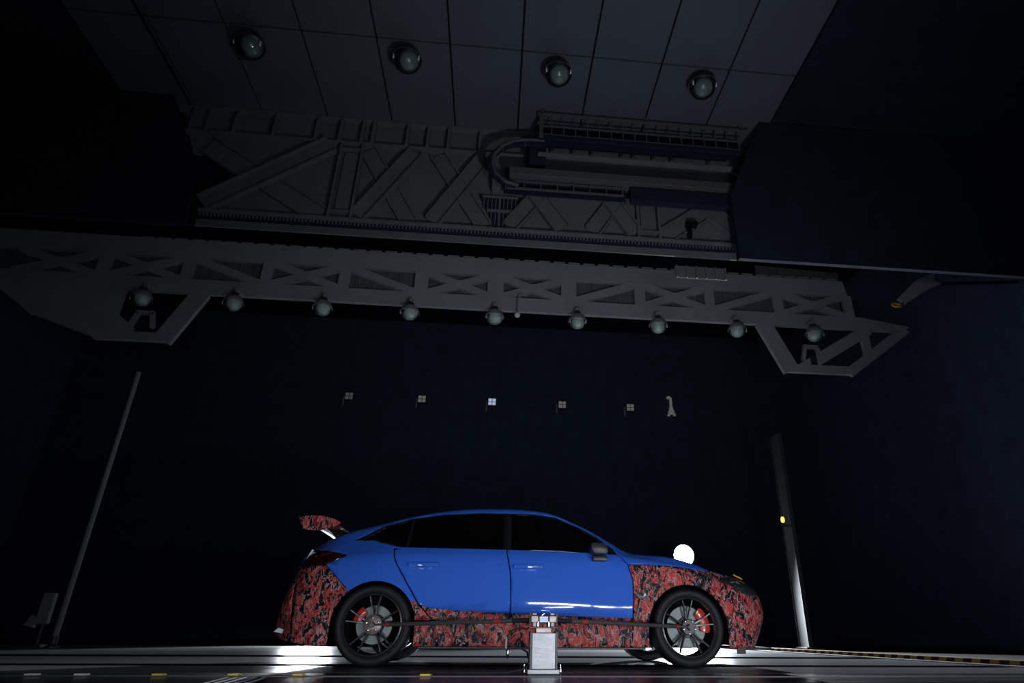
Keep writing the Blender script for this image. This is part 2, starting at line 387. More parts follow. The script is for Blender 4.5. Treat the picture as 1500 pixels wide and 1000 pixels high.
# ------------------------------------------------------------------ bridge girder under the ceiling edge
G = empty('bridge_girder', 'grey bridge girder with crossed stiffeners hanging below the panelled ceiling edge', 'girder', (0, 8.0, 5.5))
def gp(name, bm, m, lab=None):
    bmesh.ops.translate(bm, vec=Vector((0, -8.0, -5.5)), verts=bm.verts)
    o = link(name, bm, m, G)
    if lab: o['label'] = lab
    return o
gp('web_plate', prism([(-4.05, 5.86), (-4.05, 7.80), (4.10, 7.80), (3.75, 6.6), (3.75, 5.86)], 8.0, 8.04), M['girder'])
gp('web_plate', prism([(-4.50, 5.86), (-4.40, 6.20), (-4.05, 6.20), (-4.05, 5.86)], 8.0, 8.04), M['girder'])
gp('web_plate', prism([(-4.9, 6.95), (-5.25, 7.80), (-4.05, 7.80), (-4.05, 6.78), (-4.6, 6.95)], 8.0, 8.04), M['girder'])
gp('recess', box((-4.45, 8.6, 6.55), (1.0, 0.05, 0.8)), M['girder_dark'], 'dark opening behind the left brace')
gp('top_chord', box((-0.55, 7.97, 7.82), (9.6, 0.14, 0.045), bev=0.005), M['girder'])
gp('band_edge', box((-0.60, 7.96, 7.335), (9.0, 0.12, 0.03), bev=0.004), M['girder'])
for x in (-5.02, -4.78, -4.37, -3.77, -3.12, -2.75, -2.41, -2.24, -1.70, -1.37, -1.04, -0.53, 0.65, 1.0, 1.31, 1.81, 2.01, 2.35, 2.67, 3.31):
    gp('stiffener_rib', box((x, 7.95, 7.575), (0.05, 0.13, 0.45), bev=0.006), M['girder'])
gp('bottom_flange', box((-0.45, 7.95, 5.845), (8.15, 0.14, 0.05), bev=0.006), M['girder'])
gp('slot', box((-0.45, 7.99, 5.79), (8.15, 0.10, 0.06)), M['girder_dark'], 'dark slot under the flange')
gp('bottom_flange', box((-0.47, 8.01, 5.69), (8.18, 0.03, 0.12), bev=0.003), M['girder'])
bm = bmesh.new()
for k in range(150): add_box(bm, (-4.5+k*0.054, 7.925, 5.79), (0.02, 0.02, 0.05))
o = gp('slot_teeth', bm, M['girder']); o['kind'] = 'stuff'
def channel(p, q, w, y):
    """a channel brace: flat with two raised edges"""
    p = Vector(p); q = Vector(q); d = (q-p).normalized(); n = Vector((-d.y, d.x))
    bm = bar(p, q, w, y-0.03, y)
    for s in (-1, 1):
        bar(p+n*s*w/2, q+n*s*w/2, 0.028, y-0.085, y, bm)
    return bm
for p, q, w in (((-4.70, 7.10), (-2.83, 5.92), 0.30), ((-2.29, 7.24), (-1.50, 5.90), 0.24), ((-1.19, 7.24), (-0.38, 5.92), 0.24),
                ((0.03, 5.95), (0.65, 6.85), 0.24), ((1.31, 5.95), (1.90, 6.88), 0.24), ((2.46, 5.94), (3.50, 6.72), 0.28)):
    gp('diagonal_brace', channel(p, q, w, 7.995), M['girder'])
for p, q, w in (((-4.50, 5.96), (-2.85, 7.26), 0.30), ((-2.26, 5.93), (-1.52, 7.24), 0.24), ((-1.15, 5.92), (-0.42, 7.24), 0.24),
                ((0.83, 5.95), (0.22, 6.85), 0.24), ((1.98, 5.95), (1.40, 6.88), 0.24), ((3.00, 6.74), (3.62, 6.10), 0.26)):
    gp('diagonal_brace', channel(p, q, w, 7.955), M['girder'])
for x0, x1, z1 in ((-2.69, -2.36, 7.28), (2.03, 2.37, 6.95)):
    xm = (x0+x1)/2
    gp('web_post', box((xm, 7.975, (5.88+z1)/2), (x1-x0-0.12, 0.05, z1-5.88-0.25), bev=0.006), M['girder'])
    for x in (x0, x1): gp('post_flange', box((x, 7.94, (5.87+z1)/2), (0.035, 0.12, z1-5.87), bev=0.004), M['girder'])
    for z in (6.0, z1-0.08): gp('post_cleat', box((xm, 7.95, z), (x1-x0, 0.10, 0.03), bev=0.003), M['girder'])
# barred gate at mid span
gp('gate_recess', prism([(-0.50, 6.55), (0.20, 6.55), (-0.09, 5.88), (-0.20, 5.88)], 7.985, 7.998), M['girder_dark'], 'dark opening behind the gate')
gp('gate_rail', box((-0.15, 7.96, 6.50), (0.56, 0.03, 0.03), bev=0.004), M['girder'])
gp('gate_rail', box((-0.15, 7.96, 6.23), (0.40, 0.03, 0.045), bev=0.004), M['girder'])
for k in range(9):
    x = -0.40 + k*0.062; zb = 5.90 if abs(x+0.15) < 0.07 else 5.90 + (abs(x+0.15)-0.07)*1.9
    gp('gate_bar', box((x, 7.965, (6.50+zb)/2), (0.013 if k != 4 else 0.03, 0.015, 6.50-zb)), M['girder'])
gp('hanger_block', box((-0.17, 7.90, 6.67), (0.24, 0.18, 0.22), bev=0.01), M['girder'])
# ribbed piece below the right end
o = gp('ribbed_bracket', box((3.14, 8.35, 5.57), (0.86, 0.012, 0.22)), M['girder'])
for k in range(6): gp('bracket_rib', box((2.74+k*0.16, 8.33, 5.57), (0.022, 0.03, 0.22)), M['girder'])
# dark camera unit on the girder
t = empty('wall_camera', 'small dark camera unit fixed to the right end of the girder', 'camera', (2.89, 7.93, 6.06))
link('camera_body', box((0.0, -0.06, 0.09), (0.17, 0.14, 0.07), bev=0.012), M['cavity'], t)
link('camera_arm', box((-0.03, -0.02, -0.02), (0.07, 0.07, 0.20), bev=0.01), M['cavity'], t)

# ------------------------------------------------------------------ catwalk in front of the girder
K = empty('catwalk', 'dark service catwalk with railings in front of the girder, upper right', 'catwalk', (0, 7.4, 6.5))
def kp(name, bm, m):
    bmesh.ops.translate(bm, vec=Vector((0, -7.4, -6.5)), verts=bm.verts)
    return link(name, bm, m, K)
kp('top_rail', box((2.10, 7.40, 7.755), (3.45, 0.05, 0.045), bev=0.006), M['rail_paint'])
kp('mid_rail', box((2.05, 7.41, 7.52), (3.3, 0.025, 0.022)), M['rail_paint'])
kp('toe_board', box((2.02, 7.40, 7.275), (3.25, 0.05, 0.075), bev=0.006), M['girder_dark'])
kp('bottom_rail', box((2.02, 7.395, 7.325), (3.25, 0.03, 0.022)), M['rail_paint'])
kp('end_post', box((0.435, 7.40, 7.49), (0.06, 0.06, 0.50), bev=0.006), M['rail_paint'])
for k in range(17): kp('railing_post', box((0.60+0.19*k, 7.40, 7.53), (0.016, 0.016, 0.44)), M['rail_paint'])
for x in (0.45, 2.1, 3.7): kp('hanger', box((x, 7.40, 7.80), (0.05, 0.05, 0.09)), M['rail_paint'])
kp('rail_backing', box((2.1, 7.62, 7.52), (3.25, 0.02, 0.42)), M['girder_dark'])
kp('walkway_ledge', box((1.75, 7.62, 6.66), (3.55, 0.26, 0.14), bev=0.01), M['rail_paint'])
kp('ledge_edge', box((1.95, 7.50, 7.01), (3.1, 0.10, 0.035), bev=0.005), M['girder'])
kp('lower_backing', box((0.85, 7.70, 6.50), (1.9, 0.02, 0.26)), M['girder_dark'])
kp('bottom_rail', box((0.85, 7.58, 6.39), (1.8, 0.03, 0.025)), M['rail_paint'])
kp('mid_rail', box((0.85, 7.58, 6.53), (1.8, 0.02, 0.018)), M['rail_paint'])
for k in range(7): kp('railing_post', box((0.21+0.253*k, 7.58, 6.52), (0.018, 0.018, 0.26)), M['rail_paint'])
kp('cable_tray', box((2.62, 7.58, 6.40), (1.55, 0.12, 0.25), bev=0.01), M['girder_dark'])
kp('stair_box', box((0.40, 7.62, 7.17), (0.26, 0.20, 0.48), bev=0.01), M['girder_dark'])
arc = [(0.50, 7.30), (0.22, 7.29), (0.02, 7.24), (-0.16, 7.12), (-0.27, 6.95), (-0.29, 6.76), (-0.23, 6.58), (-0.08, 6.44), (0.12, 6.38)]
for off, y, r, mm, nm in ((0.0, 7.50, 0.028, 'rail_paint', 'curved_rail'), (-0.10, 7.52, 0.030, 'girder_dark', 'curved_guard'), (-0.05, 7.54, 0.05, 'girder_dark', 'curved_guard')):
    pts = [(x*(1-0.0) - off*(-0.9 if x < 0.2 else 0), y, z + off*(0.8 if z > 6.9 else -0.5)) for x, z in arc]
    kp(nm, tube(pts, r, 8), M[mm])
for k in range(4):
    x, z = arc[k*2+1]
    kp('curved_post', box((x*0.9, 7.5, z-0.06), (0.015, 0.02, 0.16)), M['rail_paint'])

# ------------------------------------------------------------------ far truss frame
T = empty('lighting_truss', 'wide grey steel truss frame with triangular openings spanning the dark hall', 'truss', (0, 14.0, 6.4))
def tp(name, bm, m):
    bmesh.ops.translate(bm, vec=Vector((0, -14.0, -6.4)), verts=bm.verts)
    return link(name, bm, m, T)
tp('top_chord', prism([(-13.5, 8.70), (-13.5, 9.22), (9.30, 9.18), (9.36, 8.70)], 14.0, 14.12), M['truss'])
tp('bottom_chord', prism([(-12.4, 7.70), (-12.4, 8.10), (9.6, 8.07), (10.95, 7.86), (10.75, 7.70)], 14.002, 14.12), M['truss'])
posts = [(-9.80, .30), (-7.84, .26), (-5.95, .26), (-4.06, .28), (-2.14, .34), (-0.25, .42), (1.65, .40), (3.54, .28), (5.43, .26), (7.33, .26), (9.33, .24)]
for x, w in posts: tp('truss_post', bar((x, 8.05), (x, 8.72), w, 14.004, 14.12), M['truss'])
kinds = ['X', 'X', 'D', 'X', 'D', 'X', 'X', 'U', 'X', 'U', 'X']
edges = [-11.9] + [p for p, w in posts]
for k, kd in enumerate(kinds):
    a, b_ = edges[k], edges[k+1]
    if kd in 'XD': tp('truss_diagonal', bar((a+.10, 8.70), (b_-.10, 8.07), 0.20, 14.006, 14.12), M['truss'])
    if kd in 'XU': tp('truss_diagonal', bar((a+.10, 8.07), (b_-.10, 8.70), 0.20, 14.008, 14.12), M['truss'])
    if kd == 'X': tp('gusset_plate', prism([((a+b_)/2+dx, 8.385+dz) for dx, dz in ((-.24, 0), (0, -.13), (.24, 0), (0, .13))], 13.996, 14.10), M['truss'])
bp = tp('back_panel', box((-1.9, 14.30, 8.46), (22.3, 0.04, 0.95)), M['truss_back'])
for k in range(62): tp('panel_rib', box((-12.8+k*0.36, 14.25, 8.46), (0.05, 0.06, 0.95)), M['truss_back'])
bm = bmesh.new()
for k in range(46): add_box(bm, (-9.0+k*0.40, 14.06, 9.25), (0.30, 0.04, 0.035))
o = tp('top_edge_strip', bm, M['truss']); o['kind'] = 'stuff'
tp('ribbed_fascia', prism([(6.9, 9.2), (6.9, 9.62), (9.3, 9.52), (9.3, 9.2)], 14.14, 14.18), M['truss_back'])
for k in range(10): tp('fascia_rib', box((7.05+k*0.24, 14.12, 9.38), (0.04, 0.05, 0.32)), M['truss_back'])
# lower legs at both ends
for p, q, w in (((6.84, 7.75), (7.42, 6.42), 0.44), ((7.20, 6.49), (9.10, 6.49), 0.22), ((8.98, 6.44), (10.85, 7.80), 0.26), ((7.75, 6.50), (9.75, 7.72), 0.30), ((9.62, 7.75), (9.62, 6.95), 0.22)):
    tp('leg_member', bar(p, q, w, 14.01+random.random()*.01, 14.12), M['truss'])
for p, q, w in (((-7.36, 7.75), (-7.95, 6.42), 0.44), ((-7.73, 6.50), (-9.45, 6.50), 0.22), ((-9.3, 6.52), (-11.0, 7.1), 0.26), ((-10.9, 7.05), (-12.4, 8.1), 0.28), ((-8.7, 6.55), (-10.2, 7.70), 0.34)):
    tp('leg_member', bar(p, q, w, 14.01+random.random()*.01, 14.12), M['truss'])
tp('leg_plate', prism([(-9.1, 6.55), (-9.1, 7.72), (-12.2, 7.9), (-10.8, 7.05)], 14.05, 14.12), M['truss'])
for x in (-8.50, 8.05):
    s = -1 if x < 0 else 1
    for dx in (-0.16, 0.16): tp('lamp_bracket', bar((x+dx, 7.12), (x+dx*1.6, 6.75), 0.09, 14.01, 14.12), M['truss'])
    tp('lamp_bracket', bar((x-0.2, 7.13), (x+0.2, 7.13), 0.08, 14.01, 14.12), M['truss'])
    tp('lamp_bracket', bar((x, 6.6), (x, 6.9), 0.18, 14.01, 14.12), M['lampmetal'])
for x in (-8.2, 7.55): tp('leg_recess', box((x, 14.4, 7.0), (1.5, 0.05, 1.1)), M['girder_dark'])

# ------------------------------------------------------------------ dome lamps
def dome_lamp(loc, r, label, group, refl='frost'):
    t = empty('dome_lamp', label, 'lamp', loc, group)      # origin at the mounting point, lamp hangs below
    link('stem', lathe([(r*.35, 0), (r*.35, -r*.45)], seg=16), M['lampmetal'], t, True)
    link('housing', lathe([(r*.45, -r*.35), (r*.80, -r*.60), (r*1.02, -r*1.10), (r*1.06, -r*1.22), (r*.99, -r*1.22), (r*.93, -r*1.08)], seg=32), M['lampmetal' if refl == 'smoky' else 'truss'], t, True)
    link('reflector', lathe([(0.0, -r*.80), (r*.40, -r*.95), (r*.86, -r*1.12), (r*.88, -r*1.42), (r*.62, -r*1.84), (r*.3, -r*2.02), (0.0, -r*2.06)], seg=32), M[refl], t, True)
    prof = [(r*math.cos(a), -r*1.20 - r*.95*math.sin(a)) for a in [PI/2*k/10 for k in range(11)]]
    link('glass_dome', lathe(prof, seg=32), M['clear'], t, True)
    for s in (-1, 1): link('rim_clip', box((s*r*.86, -r*.42, -r*1.42), (r*.10, r*.16, r*.34), bev=r*.03), M['white_part'], t)  # white pieces imitating the two highlights on each lamp rim
    return t
def copy_tree(src, loc, label):
    c = src.copy(); COL.objects.link(c); c.location = loc; c['label'] = label
    for ch in src.children:
        d = ch.copy(); COL.objects.link(d); d.parent = c
    return c
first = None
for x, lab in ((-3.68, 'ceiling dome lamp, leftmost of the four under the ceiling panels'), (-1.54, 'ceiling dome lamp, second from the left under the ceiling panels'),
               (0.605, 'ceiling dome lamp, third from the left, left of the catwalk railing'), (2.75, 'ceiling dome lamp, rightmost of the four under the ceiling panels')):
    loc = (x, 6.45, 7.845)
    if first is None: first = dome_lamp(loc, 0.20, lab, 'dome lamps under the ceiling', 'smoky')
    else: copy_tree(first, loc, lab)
names = ['inside the left truss leg', 'just right of the left truss leg', 'third from the left along the truss', 'fourth from the left along the truss',
         'fifth along the truss, beside the small ball sensor', 'sixth along the truss, right of the ball sensor', 'third from the right along the truss',
         'just left of the right truss leg', 'inside the right truss leg']
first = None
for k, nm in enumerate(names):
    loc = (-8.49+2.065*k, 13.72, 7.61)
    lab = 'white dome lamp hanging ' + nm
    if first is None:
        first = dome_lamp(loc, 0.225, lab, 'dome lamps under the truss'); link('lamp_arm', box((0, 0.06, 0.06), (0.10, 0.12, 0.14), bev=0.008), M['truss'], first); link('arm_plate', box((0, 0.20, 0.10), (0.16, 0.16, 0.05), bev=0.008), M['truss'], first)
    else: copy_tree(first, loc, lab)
t = empty('ball_sensor', 'small pale ball on a thin bent rod at mid truss', 'sensor', (0.33, 13.8, 7.48))
prof = [(0.075*math.sin(PI*k/10), -0.075*math.cos(PI*k/10)) for k in range(11)]
link('ball', lathe(prof, seg=20), M['frost'], t, True)
link('rod', tube([(0, 0, 0.06), (0.0, 0.02, 0.40), (0.03, 0.05, 0.62), (0.12, 0.10, 0.66), (0.25, 0.18, 0.66)], 0.016), M['truss'], t, True)

# ------------------------------------------------------------------ far wall fixtures
for k, (x, m, lab) in enumerate(((-6.06, 'led_dim', 'dim square floodlight, farthest left on the dark back wall'), (-3.16, 'led', 'dim square floodlight, second from left on the dark back wall'),
        (-0.31, 'led_bright', 'bluish lit square floodlight at the middle of the back wall'), (2.60, 'led', 'dim square floodlight right of the lit one on the back wall'),
        (5.48, 'led', 'dim square floodlight beside the horn on the back wall'))):
    t = empty('square_floodlight', lab, 'floodlight', (x, 24.55, 8.75), 'square floodlights on the back wall')
    link('casing', box((0, -0.10, 0.16), (0.36, 0.16, 0.32), bev=0.02), M['lampmetal'], t)
    for i in range(2):
        for j in range(2): link('led_cell', box((-0.08+0.16*i, -0.185, 0.085+0.15*j), (0.135, 0.02, 0.125), bev=0.005), M[m], t)
    link('bracket', box((-0.22, -0.05, 0.0), (0.05, 0.10, 0.40), bev=0.01), M['pole'], t)
    link('wall_arm', box((0.0, 0.0, 0.16), (0.10, 0.09, 0.10), bev=0.01), M['lampmetal'], t)
t = empty('horn_speaker', 'small white horn on a curved bracket, right end of back wall row', 'speaker', (7.25, 24.4, 8.65))
link('horn', lathe([(0.19, 0.0), (0.17, 0.02), (0.11, 0.20), (0.07, 0.36), (0.05, 0.38)], seg=20), M['led'], t, True)  # horn and bracket are given a faint glow, though no lamp
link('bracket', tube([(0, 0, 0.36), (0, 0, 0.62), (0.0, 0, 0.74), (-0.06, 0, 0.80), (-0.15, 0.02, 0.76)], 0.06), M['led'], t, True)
link('driver', lathe([(0.07, -0.10), (0.07, 0.02)], seg=16), M['lampmetal'], t, True)
link('wall_arm', box((0, 0.10, 0.05), (0.10, 0.20, 0.10), bev=0.01), M['lampmetal'], t)

# ------------------------------------------------------------------ right side: deflector and hoops
t = empty('deflector_plate', 'angled grey deflector plate on the dark right wall', 'plate', (9.8, 12.0, 7.9))
link('plate', prism([(-0.55, -0.40), (0.05, 0.15), (0.35, 0.28), (0.65, 0.50), (0.52, 0.18), (0.70, 0.10), (0.40, -0.02), (-0.38, -0.52)], -0.03, 0.03), M['truss'], t)
link('support_arm', tube([(0.3, 0.05, 0.1), (3.1, 0.3, 0.5)], 0.04), M['girder_dark'], t)
pts = [(0.11*math.cos(2*PI*k/20), 0.03*math.sin(2*PI*k/20), 0.06*math.sin(2*PI*k/20)) for k in range(21)]
o = link('yellow_ring', tube([Vector(p)+Vector((-0.60, 0, -0.56)) for p in pts], 0.025, 8), M['hoop'], t, True); o['label'] = 'yellow ring under the plate'
link('ring_bolt', tube([(-0.50, 0, -0.56), (-0.38, 0, -0.47)], 0.02), M['lampmetal'], t)
t = empty('yellow_ring_hook', 'yellow ring high on the dark right wall', 'hook', (12.05, 12.0, 9.57))
link('ring', tube(pts, 0.025, 8), M['hoop'], t, True)
link('hook_arm', tube([(0.11, 0, 0), (0.89, 0.05, 0.05)], 0.02), M['lampmetal'], t)

# ------------------------------------------------------------------ poles and posts on the floor
t = empty('slim_pole', 'slim grey pole standing on the dark floor at far left', 'pole', (-7.26, 12.4, 0))
link('shaft', lathe([(0.045, 0.16), (0.042, 4.98), (0.0, 5.0)], seg=16), M['dark_pole'], t, True)
link('base_socket', lathe([(0.10, 0), (0.10, 0.02), (0.06, 0.05), (0.06, 0.18)], seg=16), M['lampmetal'], t, True)
link('base_band', lathe([(0.048, 0.06), (0.048, 0.13)], seg=16), M['yellow_tab'], t, True)
t = empty('sensor_stand', 'small grey sensor box on a thin stand beside the slim pole', 'sensor', (-7.70, 12.7, 0))
link('stand_rod', tube([(0, 0, 0), (0.0, 0, 0.42)], 0.025), M['lampmetal'], t)
link('sensor_box', box((-0.02, 0, 0.64), (0.19, 0.10, 0.44), bev=0.012), M['dark_pole'], t)
link('clamp', box((-0.06, -0.02, 0.40), (0.30, 0.10, 0.08), bev=0.012), M['dark_pole'], t)
link('side_bracket', prism([(-0.12, 0.30), (-0.28, 0.34), (-0.20, 0.50), (-0.12, 0.48)], -0.05, 0.02), M['dark_pole'], t)
link('foot', box((-0.03, 0, 0.02), (0.34, 0.25, 0.04), bev=0.006), M['lampmetal'], t)
P = empty('steel_post', 'tall flat steel post lit grey, right of the car', 'post', (7.19, 15.0, 0))
link('column', box((0, 0, 2.5), (0.05, 0.46, 5.0), bev=0.008), M['post'], P)
for y in (-0.235, 0.235): link('side_flange', box((0, y, 2.5), (0.10, 0.02, 5.0), bev=0.004), M['post'], P)
link('base_plate', box((0, 0, 0.015), (0.24, 0.56, 0.03), bev=0.005), M['lampmetal'], P)
t = empty('amber_beacon', 'small glowing amber beacon at the top left of the steel post', 'beacon', (6.92, 14.70, 2.63))
link('bracket', box((0.08, 0.0, 0.02), (0.26, 0.03, 0.05), bev=0.004), M['post'], t)
link('bulb', lathe([(0.03, 0.09), (0.045, 0.12), (0.045, 0.18), (0.03, 0.22), (0.0, 0.23)], seg=16), M['beacon'], t, True)
link('tip', lathe([(0.012, 0.22), (0.012, 0.32)], seg=10), M['post'], t, True)

# ------------------------------------------------------------------ flood lamps behind the car
def flood(loc, label, z, power, aim, tilt, cone):
    t = empty('flood_lamp', label, 'lamp', loc, 'flood lamps behind the car')
    r = 0.29
    link('lens', lathe([(0.0, -0.02), (r*.5, -0.015), (r*.93, 0.0), (r*.93, 0.03), (0, 0.03)], axis='Y', seg=40), M['bulb'], t, True, loc=(0, 0, z))
    link('housing', lathe([(r*.90, 0.04), (r*.95, -0.03), (r, -0.03), (r, 0.06), (r*.7, 0.22), (r*.3, 0.26), (0, 0.26)], axis='Y', seg=40), M['satin_black'], t, True, loc=(0, 0, z))
    for s in (-1, 1): link('yoke', tube([(s*(r+.03), 0.08, z), (s*(r+.03), 0.08, z-.30), (0, 0.08, z-.36)], 0.014), M['satin_black'], t, True)
    link('pole', tube([(0, 0.08, 0.30), (0, 0.08, z-.34)], 0.02), M['satin_black'], t, True)
    for k in range(3):
        a = PI/2 + 2*PI*k/3
        link('leg', tube([(0, 0.08, 0.75), (0.6*math.cos(a), 0.08+0.6*math.sin(a), 0.012)], 0.014), M['satin_black'], t, True)
    l = bpy.data.lights.new('flood_beam', 'SPOT'); l.energy = power; l.color = (0.90, 0.95, 1.0)
    l.shadow_soft_size = 0.12; l.spot_size = math.radians(cone); l.spot_blend = 0.5
    o = bpy.data.objects.new('flood_beam', l); COL.objects.link(o); o.parent = t
    o.location = (0, -0.16, z); o.rotation_euler = Vector((aim, -1, -tilt)).to_track_quat('-Z', 'Y').to_euler()
    return t
flood((5.10, 17.0, 0), 'dazzling white flood lamp shining over the bonnet from behind the car', 2.18, 19000, -0.015, 0.42, 96)
flood((-4.25, 17.0, 0), 'second flood lamp hidden behind the tail of the blue car', 1.62, 2600, 0.12, 0.20, 62)

# ================================================================== the car
CX0, CY0 = 0.39, 6.775
CAR = empty('hatchback_car', 'bright blue hatchback with red and black camouflage wrap and rear wing', 'car', (CX0, CY0, 0))

def interp(tab, x):
    """monotone cubic through a table"""
    xs_ = [p[0] for p in tab]; ys = [p[1] for p in tab]; n = len(tab)
    if x <= xs_[0]: return ys[0]
    if x >= xs_[-1]: return ys[-1]
    d = [(ys[i+1]-ys[i])/(xs_[i+1]-xs_[i]) for i in range(n-1)]
    m = [d[0]] + [0 if d[i-1]*d[i] <= 0 else 2*d[i-1]*d[i]/(d[i-1]+d[i]) for i in range(1, n-1)] + [d[-1]]
    for i in range(n-1):
        if x <= xs_[i+1]:
            h = xs_[i+1]-xs_[i]; t = (x-xs_[i])/h
            return ys[i]*(1+2*t)*(1-t)**2 + m[i]*h*t*(1-t)**2 + ys[i+1]*t*t*(3-2*t) + m[i+1]*h*t*t*(t-1)
T_W0 = [(-1.7, .915), (-1.36, .925), (-.9, .90), (0, .895), (.9, .905), (1.37, .925), (1.72, .905)]
T_W1 = [(-1.7, .925), (-1.36, .945), (-1.0, .925), (-.3, .913), (.6, .913), (1.0, .928), (1.37, .945), (1.72, .92)]
T_Z1 = [(-1.7, .50), (0, .52), (1.7, .48)]
T_Z2 = [(-1.7, .845), (-1.25, .874), (-.26, .880), (.8, .848), (1.2, .795), (1.5, .735), (1.72, .68)]
T_W2 = [(-1.7, .875), (-1.25, .900), (-.3, .890), (.8, .888), (1.37, .912), (1.72, .885)]
T_Z3 = [(-1.7, .925), (-1.2, .952), (-.3, .947), (.5, .934), (.85, .905), (1.2, .855), (1.5, .800), (1.72, .735)]
T_W3 = [(-1.7, .795), (-1.2, .838), (-.3, .849), (.5, .850), (.85, .845), (1.2, .862), (1.5, .855), (1.72, .82)]
T_Z4 = [(-2.08, .974), (-1.787, 1.085), (-1.556, 1.15), (-1.19, 1.252), (-.877, 1.318), (-.556, 1.350), (-.256, 1.356), (.041, 1.342), (.21, 1.305), (.394, 1.221),
        (.555, 1.140), (.735, 1.033), (.855, .964), (.956, .937), (1.241, .915), (1.49, .862), (1.684, .795), (1.80, .772), (2.1, .74)]
T_W4 = [(-2.08, .64), (-1.7, .60), (-1.2, .57), (-.8, .555), (0, .555), (.21, .57), (.55, .645), (.855, .725), (1.0, .755), (1.24, .775), (1.5, .77), (1.72, .74)]
T_CR = [(-2.1, .02), (-1.7, .03), (-1.2, .045), (-.5, .05), (.1, .05), (.3, .07), (.6, .10), (.9, .085), (1.2, .055), (1.72, .04)]
ZB = 0.160
def sect(x):
    w4 = interp(T_W4, x); z4 = interp(T_Z4, x); cr = interp(T_CR, x)
    return [(interp(T_W0, x), ZB), (interp(T_W1, x), interp(T_Z1, x)), (interp(T_W2, x), interp(T_Z2, x)), (interp(T_W3, x), interp(T_Z3, x)),
            (w4, z4), (w4*.52, z4+cr*.78), (0.0, z4+cr)]
SUB = [9, 9, 3, 11, 4, 4]
def rowfun(cp):
    """points along one cross-section"""
    out = []
    n = len(cp)
    for i in range(n-1):
        p0 = Vector(cp[max(i-1, 0)]); p1 = Vector(cp[i]); p2 = Vector(cp[i+1]); p3 = Vector(cp[min(i+2, n-1)])
        L_ = (p2-p1).length
        def tan(a, b, c):
            u = (b-a); v = (c-b)
            if u.length < 1e-6: return v
            if v.length < 1e-6: return u
            return (u.normalized()+v.normalized())*0.5*L_
        t1 = tan(p0, p1, p2) if i > 0 else (p2-p1); t2 = tan(p1, p2, p3)
        if i == 3: t1 = (p2-p1)*.9; t2 = (p2-p1)*.85 + t2*.15
        if i == 4: t2 = (p2-p1)
        for k in range(SUB[i]):
            s = k/SUB[i]; h = (2*s**3-3*s**2+1, s**3-2*s**2+s, -2*s**3+3*s**2, s**3-s**2)
            out.append((p1*h[0] + t1*h[1]*0.8 + p2*h[2] + t2*h[3]*0.8))
    out.append(Vector(cp[-1]))
    return out
XR, XF = -1.70, 1.72
NF = 2.6
ENDF = [(2.14, .165), (2.27, .42), (2.23, .60), (2.12, .70), (2.06, .745), (2.08, .76), (2.09, .765)]
ENDR = [(-2.32, .270), (-2.30, .46), (-2.19, .80), (-2.17, .90), (-2.12, .965), (-2.12, .975), (-2.12, .98)]
def spline_end(tab):
    return rowfun(tab)
endF = spline_end(ENDF); endR = spline_end(ENDR)
def build_half():
    cols = []
    nm = 88
    for v in range(14, 0, -1):
        a = v/14*PI/2; s = math.sin(a)**(2/NF); t = max(0.0, math.cos(a))**(2/NF)
        if v == 14: s, t = 1.0, 0.0
        col = []
        for i in range(len(endR)):
            xe, ze = endR[i]; x = XR + (xe-XR)*s
            p = rowfun(sect(x))[i]
            k = s**2.2
            col.append((x, -p.x*t, p.y*(1-k)+ze*k))
        cols.append(col)
    for c in range(nm+1):
        x = XR + (XF-XR)*c/nm
        cols.append([(x, -p.x, p.y) for p in rowfun(sect(x))])
    for v in range(1, 15):
        a = v/14*PI/2; s = math.sin(a)**(2/NF); t = max(0.0, math.cos(a))**(2/NF)
        if v == 14: s, t = 1.0, 0.0
        col = []
        for i in range(len(endF)):
            xe, ze = endF[i]; x = XF + (xe-XF)*s
            p = rowfun(sect(x))[i]
            k = s**2.2
            col.append((x, -p.x*t, p.y*(1-k)+ze*k))
        cols.append(col)
    bm = bmesh.new()
    V = [[bm.verts.new(p) for p in col] for col in cols]
    for A, B in zip(V, V[1:]):
        for i in range(len(A)-1):
            try: bm.faces.new((A[i], B[i], B[i+1], A[i+1]))
            except ValueError: pass
    bmesh.ops.remove_doubles(bm, verts=bm.verts, dist=1e-5)
    return bm

def inpoly(p, poly):
    x, z = p; r = False; n = len(poly)
    for i in range(n):
        x1, z1 = poly[i]; x2, z2 = poly[(i+1) % n]
        if (z1 > z) != (z2 > z) and x < (x2-x1)*(z-z1)/(z2-z1)+x1: r = not r
    return r
def dist_line(p, line):
    p = Vector(p); best = 9
    for a, b_ in zip(line, line[1:]):
        a = Vector(a); b_ = Vector(b_); d = b_-a
        t = max(0, min(1, (p-a).dot(d)/d.length_squared)); best = min(best, (p-a-d*t).length)
    return best
def arch(cx, cz, r, r2):
    pts = [(cx - r2, -0.1)]
    for k in range(37):
        a = PI - PI*k/36
        pts.append((cx + (r if a < PI/2 else r2)*math.cos(a), cz + r*math.sin(a)))
    pts.append((cx + r, -0.1))
    return pts
ARCH_R = arch(-1.361, .315, .350, .352); ARCH_F = arch(1.368, .315, .356, .362)
TAIL = [(-2.5, .968), (-2.012, .945), (-1.84, .921), (-1.659, .885), (-1.823, .791), (-2.5, .782)]
REARB = [(-2.6, .786), (-1.823, .790), (-1.612, .600), (-1.45, .30), (-1.45, -.1), (-2.6, -.1)]
HEAD = [(1.69, .712), (1.735, .742), (1.88, .742), (1.96, .70), (2.4, .66), (2.4, .585), (1.96, .592), (1.90, .605), (1.83, .655), (1.76, .70)]
FENDER = [(.865, .838), (1.05, .840), (1.183, .838), (1.362, .826), (1.489, .810), (1.60, .795), (1.70, .90), (2.6, .90), (2.6, -.1), (.84, -.1), (.868, .40), (.883, .55), (.881, .70)]
